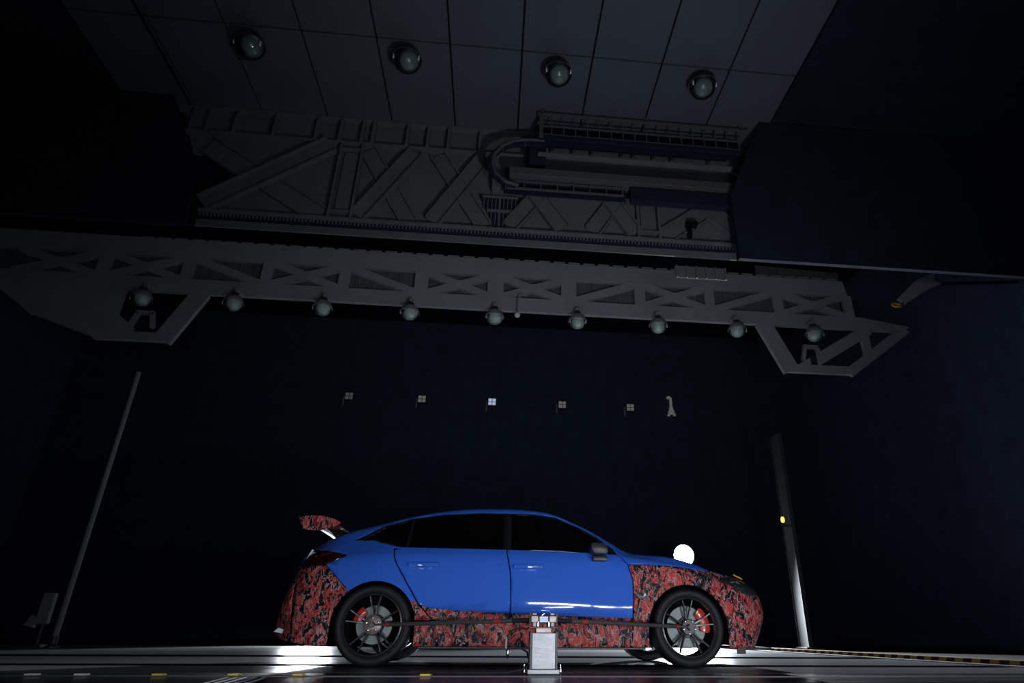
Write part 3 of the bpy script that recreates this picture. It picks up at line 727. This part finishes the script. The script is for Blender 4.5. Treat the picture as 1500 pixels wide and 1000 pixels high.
BUMPER_F = [(1.70, .90), (1.70, .60), (1.62, .45), (1.62, -.1), (2.6, -.1), (2.6, .9)]
WIN_R = [(-1.13, .957), (-.30, .953), (-.30, 1.302), (-.519, 1.300), (-.87, 1.277), (-1.13, 1.238)]
WIN_F = [(-.215, .951), (.52, .943), (.70, .945), (.587, 1.092), (.441, 1.175), (.206, 1.273), (-.016, 1.302), (-.215, 1.304)]
DLO = [(-1.637, 1.025), (-1.462, 1.022), (-1.206, .957), (-.564, .953), (-.259, .951), (.52, .936), (.76, .928), (.735, .985), (.587, 1.108), (.441, 1.190), (.206, 1.290), (-.016, 1.318),
       (-.519, 1.316), (-.87, 1.292), (-1.163, 1.246), (-1.409, 1.170)]
QUARTER_G = [(-1.56, 1.035), (-1.45, 1.033), (-1.20, .970), (-1.165, .970), (-1.165, 1.228), (-1.40, 1.155)]
BLUELOW = [(-1.06, .52), (-.933, .459), (-.602, .432), (-.241, .418), (.131, .405), (.868, .388)]
WRAP = BLUELOW + [(.868, .36), (1.1, .36), (1.1, -.1), (-1.1, -.1)]
SILL_TOP = [(-1.1, .352), (1.1, .350)]
SEAM_RD = [(-1.262, .945), (-1.246, .869), (-1.219, .810), (-1.108, .647), (-.998, .486), (-.86, .352)]
SEAM_B = [(-.258, .955), (-.256, .921), (-.219, .75), (-.206, .51), (-.214, .352)]
SEAM_FD = [(.78, .928), (.845, .838), (.881, .703), (.883, .55), (.868, .388), (.862, .352)]
SEAM_FB = [(1.70, .715), (1.70, .60), (1.62, .45)]
SEAM_TOP = [(.845, .838), (1.05, .840), (1.183, .838), (1.362, .826), (1.489, .810), (1.60, .795)]
GAPS = [([(-2.09, .61), (-2.045, .30)], .009), (SEAM_RD, .0045), (SEAM_B, .0045), (SEAM_FD, .0045), (SILL_TOP, .006), (SEAM_FB, .003), (SEAM_TOP, .003),
        ([(-1.823, .791), (-1.612, .600)], .003), ([(-2.5, .780), (-1.823, .789)], .003)]
half = build_half()
def cut(line):
    for a, b_ in zip(line, line[1:]):
        ax, az = a; bx, bz = b_
        lo = (min(ax, bx)-.012, min(az, bz)-.012); hi = (max(ax, bx)+.012, max(az, bz)+.012)
        fs = []
        for f in half.faces:
            X = [v.co.x for v in f.verts]; Z = [v.co.z for v in f.verts]
            if max(X) < lo[0] or min(X) > hi[0] or max(Z) < lo[1] or min(Z) > hi[1]: continue
            if f.normal.z > 0.93 or f.normal.z < -0.93: continue
            fs.append(f)
        if not fs: continue
        es = {e for f in fs for e in f.edges}; vs = {v for f in fs for v in f.verts}
        bmesh.ops.bisect_plane(half, geom=fs+list(es)+list(vs), dist=2e-5, plane_co=(ax, 0, az), plane_no=(bz-az, 0, -(bx-ax)))
def offset(line, d):
    out = []
    for i, p in enumerate(line):
        a = Vector(line[max(i-1, 0)]); b_ = Vector(line[min(i+1, len(line)-1)]); t = (b_-a).normalized()
        out.append((p[0]-t.y*d, p[1]+t.x*d))
    return out
half.normal_update()
for pl in (ARCH_R, ARCH_F, TAIL, HEAD, WIN_R, WIN_F, DLO, QUARTER_G): cut(pl + [pl[0]])
for pl in (REARB, FENDER): cut(pl)
cut(BLUELOW); cut([(.68, .945), (.98, .945)]); cut([(-1.32, .945), (-1.16, .945)]); cut([(-1.20, .93), (-1.20, .97)])
for g, w in GAPS:
    cut(offset(g, w)); cut(offset(g, -w))

def classify(c):
    p = (c.x, c.z)
    if inpoly(p, ARCH_R) or inpoly(p, ARCH_F): return None
    upper = abs(c.y) < interp(T_W4, c.x) - 0.012 and c.z > 0.75
    if not upper:
        if inpoly(p, WIN_R): return 'rear_side_window'
        if inpoly(p, WIN_F): return 'front_side_window'
        if inpoly(p, QUARTER_G): return 'quarter_glass'
        if inpoly(p, DLO): return 'window_surround'
        for g, w in GAPS:
            if dist_line(p, g) < w*.93: return None
        if inpoly(p, TAIL): return 'tail_light'
        if inpoly(p, REARB): return 'rear_bumper'
        if inpoly(p, HEAD): return 'headlight'
        if inpoly(p, FENDER) and c.x > .80:
            return 'front_bumper' if inpoly(p, BUMPER_F) else 'front_fender'
        # doors
        def xat(line, z):
            for a, b_ in zip(line, line[1:]):
                if min(a[1], b_[1]) <= z <= max(a[1], b_[1]):
                    return a[0] + (b_[0]-a[0])*(z-a[1])/(b_[1]-a[1]+1e-9)
            return line[0][0] if z > line[0][1] else line[-1][0]
        below = inpoly(p, WRAP) and c.z < .53
        if below and c.z < .352 and c.x > -1.1 and c.x < 1.1: return 'side_skirt'
        xr, xb, xf = xat(SEAM_RD, c.z), xat(SEAM_B, c.z), xat(SEAM_FD, c.z)
        if c.x < -1.20 and c.z > .945: return 'rear_quarter_panel'
        if c.z < (.965 if -1.2 < c.x < .70 else .945):
            if c.x < xr: return 'quarter_wrap' if below else 'rear_quarter_panel'
            if c.x < xb: return 'rear_door_wrap' if below else 'rear_door'
            if c.x < xf: return 'front_door_wrap' if below else 'front_door'
        return 'roof_and_bonnet'
    if .27 < c.x < .95 and abs(c.y) < interp(T_W4, c.x)*.92: return 'windscreen'
    if -2.0 < c.x < -1.15 and abs(c.y) < interp(T_W4, c.x)*.85: return 'rear_screen'
    return 'roof_and_bonnet'
MATOF = {'rear_side_window': 'tint', 'front_side_window': 'tint', 'quarter_glass': 'tint', 'window_surround': 'gloss_black', 'tail_light': 'tail', 'rear_bumper': 'camo',
         'headlight': 'head_glass', 'front_bumper': 'camo', 'front_fender': 'camo', 'side_skirt': 'camo', 'quarter_wrap': 'camo', 'rear_door_wrap': 'camo', 'front_door_wrap': 'camo',
         'rear_quarter_panel': 'blue', 'rear_door': 'blue', 'front_door': 'blue', 'roof_and_bonnet': 'blue', 'windscreen': 'tint', 'rear_screen': 'tint'}
LAB = {'rear_bumper': 'camouflage wrapped rear bumper', 'front_bumper': 'camouflage wrapped front bumper', 'front_fender': 'camouflage wrapped front wing',
       'side_skirt': 'camouflage wrapped side skirt', 'front_door': 'blue front door', 'rear_door': 'blue rear door', 'tail_light': 'dark red tail light'}
half.faces.ensure_lookup_table()
groups = {}
for f in half.faces:
    k = classify(f.calc_center_median())
    if k: groups.setdefault(k, []).append([v.co.copy() for v in f.verts])
half.free()
def poly_mesh(polys, mats, midx=None):
    bm = bmesh.new()
    cache = {}
    def gv(co):
        k = (round(co.x, 5), round(co.y, 5), round(co.z, 5))
        if k not in cache: cache[k] = bm.verts.new(co)
        return cache[k]
    for i, pl in enumerate(polys):
        vs = []
        for c in pl:
            v = gv(c)
            if v not in vs: vs.append(v)
        if len(vs) < 3: continue
        try:
            f = bm.faces.new(vs)
            if midx: f.material_index = midx[i]
        except ValueError: pass
    return bm
parts = {}
shell_polys, shell_idx = [], []
shell_mats = ['blue', 'tint', 'camo', 'gloss_black', 'tail', 'head_glass']
def orient(bm):
    # outward = away from the car's long axis
    bm.normal_update()
    for f in bm.faces:
        c = f.calc_center_median()
        if f.normal.dot(Vector((c.x*.15, c.y, (c.z-.6)*1.2))) < 0: f.normal_flip()
    bm.normal_update()
for k, polys in groups.items():
    mir = [[Vector((c.x, -c.y, c.z)) for c in pl][::-1] for pl in polys]
    if k in ('roof_and_bonnet', 'windscreen', 'rear_screen'):
        shell_polys += polys; shell_idx += [shell_mats.index(MATOF[k])]*len(polys)
    else:
        bm = poly_mesh(polys, None); orient(bm)
        o = link(k, bm, M[MATOF[k]], CAR)
        o.data.shade_smooth()
        md = o.modifiers.new('thickness', 'SOLIDIFY'); md.thickness = 0.010; md.offset = -1; md.use_quality_normals = True
        o.shadow_terminator_geometry_offset = 0.15
        if k in LAB: o['label'] = LAB[k]
        parts[k] = o
    shell_polys += mir; shell_idx += [shell_mats.index(MATOF[k])]*len(mir)
bm = poly_mesh(shell_polys, None, shell_idx); orient(bm)
o = link('body_shell', bm, [M[x] for x in shell_mats], CAR); o.data.shade_smooth()
md = o.modifiers.new('thickness', 'SOLIDIFY'); md.thickness = 0.010; md.offset = -1

def wside(x, z):
    """half width of the side at height z"""
    pts = rowfun(sect(x)); best = None
    for a, b_ in zip(pts, pts[1:]):
        if a.y <= z <= b_.y: return a.x + (b_.x-a.x)*(z-a.y)/(b_.y-a.y+1e-9)
    return pts[0].x

# black inner structure seen through the seams, wheel wells and cabin
bm = box((0, 0, .24), (3.9, 1.24, .12), bev=.02)
add_box(bm, (0, 0, .42), (1.9, 1.62, .42), bev=.02); add_box(bm, (1.45, 0, .52), (1.0, 1.10, .36), bev=.03); add_box(bm, (-1.45, 0, .55), (1.1, 1.10, .45), bev=.03)
link('underbody', bm, M['cavity'], CAR)
for cx in (-1.361, 1.368):
    for s in (-1, 1):
        bm = bmesh.new(); A = []; B = []
        for k in range(25):
            a = -0.25 + (PI+0.5)*k/24
            A.append(bm.verts.new((cx+.362*math.cos(a), s*.925, .315+.362*math.sin(a)))); B.append(bm.verts.new((cx+.362*math.cos(a), s*.58, .315+.362*math.sin(a))))
        for k in range(24): bm.faces.new((A[k], A[k+1], B[k+1], B[k]))
        bm.faces.new(B)
        link('wheel_well', bm, M['cavity'], CAR, True)
# cabin
bm = box((.78, 0, .86), (.30, 1.36, .20), bev=.05); link('dashboard', bm, M['seat'], CAR)
for s in (-1, 1):
    bm = box((-.10, s*.37, .58), (.52, .50, .16), bev=.05)
    add_box(bm, (-.36, s*.37, .86), (.16, .48, .62), Matrix.Rotation(-.28, 3, 'Y'), bev=.06)
    add_box(bm, (-.46, s*.37, 1.17), (.10, .26, .17), Matrix.Rotation(-.2, 3, 'Y'), bev=.04)
    link('front_seat', bm, M['seat'], CAR)
bm = box((-.95, 0, .58), (.50, 1.25, .16), bev=.05); add_box(bm, (-1.22, 0, .86), (.16, 1.25, .55), Matrix.Rotation(-.4, 3, 'Y'), bev=.06)
link('rear_bench', bm, M['seat'], CAR)
pts = [(.38+.06*math.cos(2*PI*k/24), .37+.17*math.cos(2*PI*k/24), .95+.16*math.sin(2*PI*k/24)) for k in range(25)]
link('steering_wheel', tube(pts, .014), M['satin_black'], CAR, True)
link('rear_view_mirror', box((.33, -.12, 1.20), (.03, .24, .07), bev=.012), M['chrome'], CAR)

# door handles with recess
for x in (-.982, -.063):
    door = parts['rear_door' if x < -.5 else 'front_door']
    z = .795; y = -wside(x, z)
    prof = [(math.sin(PI*k/8), math.cos(PI*k/8)) for k in range(9)]
    bm = lathe(prof, axis='Y', seg=24)
    for v in bm.verts: v.co = Vector((x + v.co.x*.075, y - 0.001 + v.co.y*.008, z-.012 + v.co.z*.032))
    link('handle_recess', bm, M['blue'], door, True)
    bm = box((x, y-.024, z+.008), (.262, .030, .038), bev=.014)
    link('door_handle', bm, M['blue'], door, True)
# belt line moulding
# wing mirror
mx, mz = .545, .945
my = -wside(.6, .93)
bm = box((mx+.02, my-.12, mz+.012), (.155, .20, .105), bev=.042)
for v in bm.verts: v.co.x += (v.co.z-mz)*-.25
mir = link('wing_mirror', bm, M['satin_black'], CAR, True); mir['label'] = 'black wing mirror on the front door'
link('mirror_foot', box((mx+.04, my-.045, mz-.065), (.14, .14, .045), bev=.018), M['satin_black'], mir, True)
bm = box((mx+.02, -(my-.12), mz+.012), (.155, .20, .105), bev=.042)
for v in bm.verts: v.co.x += (v.co.z-mz)*-.25
mir2 = link('wing_mirror', bm, M['gloss_black'], CAR, True)
link('mirror_glass', box((mx-.062, -(my-.12), mz+.012), (.006, .15, .07), Matrix.Rotation(.25, 3, 'Y'), bev=.002), M['chrome'], mir2)
link('mirror_foot', box((mx+.04, -(my-.045), mz-.065), (.14, .14, .045), bev=.018), M['satin_black'], mir2, True)
# tail light inner red bar
for a, b_, c_, d in (((-1.95, .878), (-1.72, .878), (-1.72, .868), (-1.95, .862)), ((-2.02, .825), (-1.95, .878), (-1.95, .862), (-2.0, .815))):
    bm = bmesh.new(); vs = [bm.verts.new((p[0], -wside(p[0], p[1])*(1 if p[0] > -1.7 else max(.1, 1-((XR-p[0])/.47)**NF)**(1/NF)) - .004, p[1])) for p in (a, b_, c_, d)]
    bm.faces.new(vs); link('light_bar', bm, M['tail_red'], parts['tail_light'])
def end_w(x, z):
    if x <= XF: return wside(x, z)
    xe = 2.2
    s = min(.98, (x-XF)/(xe-XF)); return wside(XF, min(z, .73))*(1-s**NF)**(1/NF)
pts = [(-2.005, .938), (-2.025, .90), (-2.040, .86), (-2.050, .805)]
link('edge_trim', tube([(x, -.68, z) for x, z in pts], .010, 8), M['white_part'], parts['tail_light'], True)  # flood light on the tail light rim, put in as white
# headlight reflector and amber marker
bm = bmesh.new(); vs = [bm.verts.new((x, -end_w(x, z) - .006, z)) for x, z in ((1.80, .705), (1.88, .712), (1.925, .64), (1.87, .645))]
bm.faces.new(vs); link('reflector', bm, M['head_reflector'], parts['headlight'])
bm = box((1.90, -end_w(1.90, .74)-.004, .752), (.09, .02, .012), Matrix.Rotation(.45, 3, 'Y'), bev=.004); link('amber_marker', bm, M['amber'], parts['headlight'])
for x, z in ((1.835, .675), (1.85, .70)):
    link('lamp_glint', lathe([(.0, -.009), (.008, -.004), (.008, 0)], axis='Y', seg=10), M['chrome'], parts['headlight'], loc=(x, -end_w(x, z)-.008, z))
# fender vent fin behind the front wheel
bm = prism([(.885, .585), (1.00, .56), (.975, .53), (.94, .555), (.90, .40), (.885, .40), (.93, .54)], -.962, -.935)
fin = link('vent_fin', bm, M['satin_black'], parts['front_fender'])
link('vent_blade', prism([(.955, .56), (.985, .575), (.975, .595)], -.968, -.950), M['white_part'], parts['front_fender'])
# sill lip, rear lip, front lip and tow tab
link('sill_blade', box((0, -.905, .150), (1.93, .07, .018), bev=.006), M['satin_black'], CAR)
bm = prism([(-2.27, .262), (-2.22, .275), (-1.80, .205), (-1.80, .185), (-2.18, .222)], -.62, .62)
link('rear_lip', bm, M['gloss_black'], CAR)
link('rear_winglet', prism([(-2.185, .262), (-2.150, .292), (-2.110, .280), (-2.12, .25)], -.80, -.66), M['white_part'], CAR)  # lip lit from behind; its brightness is put into the white colour
link('front_lip', box((2.02, 0, .152), (.30, 1.50, .022), bev=.008), M['satin_black'], CAR)
link('tow_tab', box((1.865, -.80, .140), (.075, .03, .06), bev=.006), M['satin_black'], CAR)
# rear wing
bm = prism([(-2.165, 1.222), (-2.06, 1.232), (-1.955, 1.230), (-1.860, 1.208), (-1.785, 1.178), (-1.800, 1.160), (-1.835, 1.142), (-1.90, 1.118), (-1.97, 1.102), (-2.07, 1.106), (-2.115, 1.118), (-2.14, 1.160)], -.735, -.715)
wing = link('rear_wing', bm, M['camo'], CAR); wing['label'] = 'camouflage wrapped rear wing on two stanchions'
bm = prism([(-2.165, 1.222), (-2.06, 1.232), (-1.955, 1.230), (-1.860, 1.208), (-1.785, 1.178), (-1.835, 1.142), (-1.97, 1.102), (-2.115, 1.118)], .715, .735); link('end_plate', bm, M['camo'], wing)
bm = prism([(-2.12, 1.190), (-2.04, 1.200), (-1.90, 1.185), (-1.815, 1.165), (-1.90, 1.160), (-2.04, 1.165)], -.715, .715); link('wing_blade', bm, M['camo'], wing)
for y in (-.42, .42):
    bm = prism([(-1.98, 1.165), (-1.88, 1.165), (-1.69, 1.100), (-1.66, 1.075), (-1.86, 1.035), (-1.90, 1.10)], y-.012, y+.012)
    link('stanchion', bm, M['gloss_black'], wing)

# ------------------------------------------------------------------ wheels
def wheel(cx, side, front):
    w = bpy.data.objects.new('front_wheel' if front else 'rear_wheel', None); COL.objects.link(w); w.parent = CAR
    w.location = (cx, side*.795, .3215); w.rotation_euler = (0, 0, 0 if side < 0 else PI)
    # outer face towards -y
    prof = [(.236, -.105), (.246, -.122), (.256, -.128), (.262, -.126), (.272, -.131), (.290, -.130), (.304, -.124), (.313, -.112), (.318, -.098), (.3205, -.06), (.3215, 0), (.3205, .06), (.318, .098), (.304, .124), (.262, .128), (.240, .105)]
    t = link('tyre', lathe([(r, y) for r, y in prof], axis='Y', seg=72, closed=True), M['rubber'], w, True)
    link('rim', lathe([(.244, -.116), (.243, -.124), (.232, -.126), (.230, -.117), (.228, -.090), (.225, -.05), (.222, .0), (.222, .10), (.228, .10), (.230, .0), (.237, -.09)], axis='Y', seg=72, closed=True), M['rim'], w, True)
    for k in range(5):
        for s in (-1, 1):
            a0 = 2*PI*k/5 + PI/2 + s*.13; a1 = 2*PI*k/5 + PI/2 + s*.20
            bm = bmesh.new(); vv = []
            for (r, a, y, hw) in ((.052, a0, -.088, .013), (.13, (a0+a1)/2, -.098, .009), (.226, a1, -.116, .008)):
                c, n = Vector((math.cos(a), 0, math.sin(a))), Vector((-math.sin(a), 0, math.cos(a)))
                vv.append([bm.verts.new(c*r + n*hw*q + Vector((0, y+dy, 0))) for q, dy in ((-1, .012), (-.6, 0), (.6, 0), (1, .012), (.8, .035), (-.8, .035))])
            for A, B in zip(vv, vv[1:]):
                for i in range(6): bm.faces.new((A[i], A[(i+1) % 6], B[(i+1) % 6], B[i]))
            bm.faces.new(vv[0]); bm.faces.new(vv[-1][::-1]); bmesh.ops.recalc_face_normals(bm, faces=bm.faces)
            link('spoke', bm, M['rim'], w)
    if side < 0:
        rd = .175 if front else .152
        link('brake_disc', lathe([(.085, -.020), (rd, -.020), (rd, .008), (.085, .008)], axis='Y', seg=56, closed=True), M['disc'], w, True)
        link('disc_bell', lathe([(.0, -.045), (.080, -.045), (.088, -.015), (.0, -.015)], axis='Y', seg=32), M['satin_black'], w, True)
        if not front:
            link('hub_plate', lathe([(.0, -.128), (.070, -.128), (.078, -.122), (.078, -.085), (.0, -.085)], axis='Y', seg=40), M['hub'], w, True)
            rb, yb = .052, -.133
        else:
            link('hub_plate', lathe([(.0, -.112), (.060, -.112), (.066, -.104), (.066, -.085), (.0, -.085)], axis='Y', seg=40), M['satin_black'], w, True)
            rb, yb = .054, -.120
        link('hub_cap', lathe([(.0, yb-.006), (.022, yb-.004), (.026, yb+.01), (.0, yb+.01)], axis='Y', seg=24), M['satin_black'], w, True)
        for k in range(5):
            a = 2*PI*k/5 + (PI/2+.05 if not front else .95)
            link('lug_bolt', lathe([(.0, yb-.016), (.007, yb-.014), (.0095, yb-.004), (.0095, yb+.01), (0, yb+.01)], axis='Y', seg=12), M['chrome'], w, True, loc=(rb*math.cos(a), 0, rb*math.sin(a)))
        a0, a1, r0, r1 = ((-.25, .95, .118, .205) if front else (2.2, 3.05, .10, .175))
        bm = bmesh.new(); rows_ = []
        for k in range(13):
            a = a0 + (a1-a0)*k/12; e = .012*(1 if k in (0, 12) else 0); wob = .010*math.sin(k/12*PI*2)**2
            c = Vector((math.cos(a), 0, math.sin(a)))
            rows_.append([bm.verts.new(c*r + Vector((0, y, 0))) for r, y in ((r0+e, -.062), (r0+.02, -.074), (r1-.025-wob, -.074), (r1-e, -.058), (r1-e, -.025), (r0+e, -.025))])
        for A, B in zip(rows_, rows_[1:]):
            for i in range(6): bm.faces.new((A[i], A[(i+1) % 6], B[(i+1) % 6], B[i]))
        bm.faces.new(rows_[0]); bm.faces.new(rows_[-1][::-1]); bmesh.ops.recalc_face_normals(bm, faces=bm.faces)
        link('brake_caliper', bm, M['red'], w, True)['label'] = 'red brake caliper'
    return w
wheel(-1.361, -1, False); wheel(1.371, -1, True); wheel(-1.361, 1, False); wheel(1.371, 1, True)

# ------------------------------------------------------------------ measuring stand with two rods to the hubs
S = empty('measuring_stand', 'metal measuring stand with rods reaching both wheel hubs, before the car', 'stand', (0.40, 5.02, 0))
link('base_plate', box((0, 0, .018), (.225, .24, .03), bev=.004), M['steel'], S)
link('column', box((0, -.03, .150), (.168, .16, .235), bev=.005), M['steel'], S)
for s in (-1, 1):
    link('side_plate', box((s*.092, -.02, .155), (.014, .19, .245), bev=.003), M['satin_black'], S)
    link('foot_bolt', lathe([(.012, .0), (.012, .02), (.007, .024), (.007, .05), (0, .052)], seg=12), M['chrome'], S, True, loc=(s*.13, -.02, .012))
link('column_cap', box((0, -.03, .282), (.11, .10, .035), bev=.003), M['hub'], S)
link('head_plate', box((0, -.02, .302), (.215, .15, .012), bev=.003), M['satin_black'], S)
for s in (-1, 1):
    link('head_block', box((s*.066, -.03, .358), (.05, .09, .045), bev=.004), M['hub'], S)
    link('head_leg', box((s*.066, -.04, .322), (.022, .05, .03), bev=.003), M['pole'], S)
    link('leg_pin', box((s*.040, -.06, .322), (.006, .012, .034)), M['chrome'], S)
    link('corner_post', box((s*.098, -.02, .36), (.01, .05, .09), bev=.002), M['satin_black'], S)
    link('top_clip', box((s*.066, -.03, .392), (.03, .03, .012), bev=.003), M['steel'], S)
link('display_block', box((0, -.055, .356), (.062, .05, .040), bev=.003), M['white_part'], S)
link('display', box((0, -.082, .356), (.056, .004, .020)), M['screen'], S)['label'] = 'small blue display'  # glowing piece standing for a bluish white reflection on the block
link('hook', tube([(.0, -.03, .375), (-.01, -.03, .385), (.008, -.03, .395), (.0, -.03, .405)], .003, 6), M['chrome'], S)
HUBY = CY0 - .795 - .14 - 5.02
for s, hx, hz in ((-1, CX0-1.361-.40, .318), (1, CX0+1.371-.40, .322)):
    p = Vector((s*.09, 0, .352)); q = Vector((hx, HUBY, hz))
    f = lambda t: p + (q-p)*t
    rod = link('rod', tube([f(.08), f(.90)], .0155, 12), M['rod_metal'], S, True); rod['label'] = 'thin grey rod running to the ' + ('rear' if s < 0 else 'front') + ' wheel hub'
    link('rod_socket', tube([f(0), f(.10)], .016, 12), M['satin_black'], rod, True)
    link('rod_sleeve', tube([f(.085), f(.15)], .0135, 12), M['chrome'], rod, True)
    link('red_band', tube([f(.17), f(.205)], .0172, 12), M['red_tape'], rod, True)
    link('red_band', tube([f(.875), f(.90)], .0172, 12), M['red_tape'], rod, True)
    link('rod_tip', tube([f(.90), f(1.0)], .008, 10), M['steel'], rod, True)
    link('rod_end', lathe([(0, -.02), (.02, -.02), (.022, .03), (0, .03)], axis='Y', seg=16), M['satin_black'], rod, True, loc=q)
cab = [(-.11, .02, .292), (-.16, .0, .297), (-.22, -.02, .285), (-.255, -.03, .245), (-.25, -.02, .20), (-.215, 0, .17), (-.16, .0, .165), (-.11, .02, .14), (-.10, .04, .10)]
link('cable_loop', tube(cab, .007, 8), M['satin_black'], S, True)
cab = [(-.22, -.01, .285), (-.262, -.02, .23), (-.268, -.02, .17), (-.245, -.01, .145)]
link('cable_loop', tube(cab, .005, 8), M['pole'], S, True)
link('cable_plug', lathe([(.004, 0), (.011, .02), (.013, .06), (.008, .075)], seg=12), M['chrome'], S, True, loc=(-.252, -.02, .095))
cab = [(-.11, -.06, .05), (-.16, -.08, .028), (-.25, -.10, .012), (-.40, -.11, .010), (-.60, -.10, .010)]
link('floor_cable', tube(cab, .008, 8), M['satin_black'], S, True)
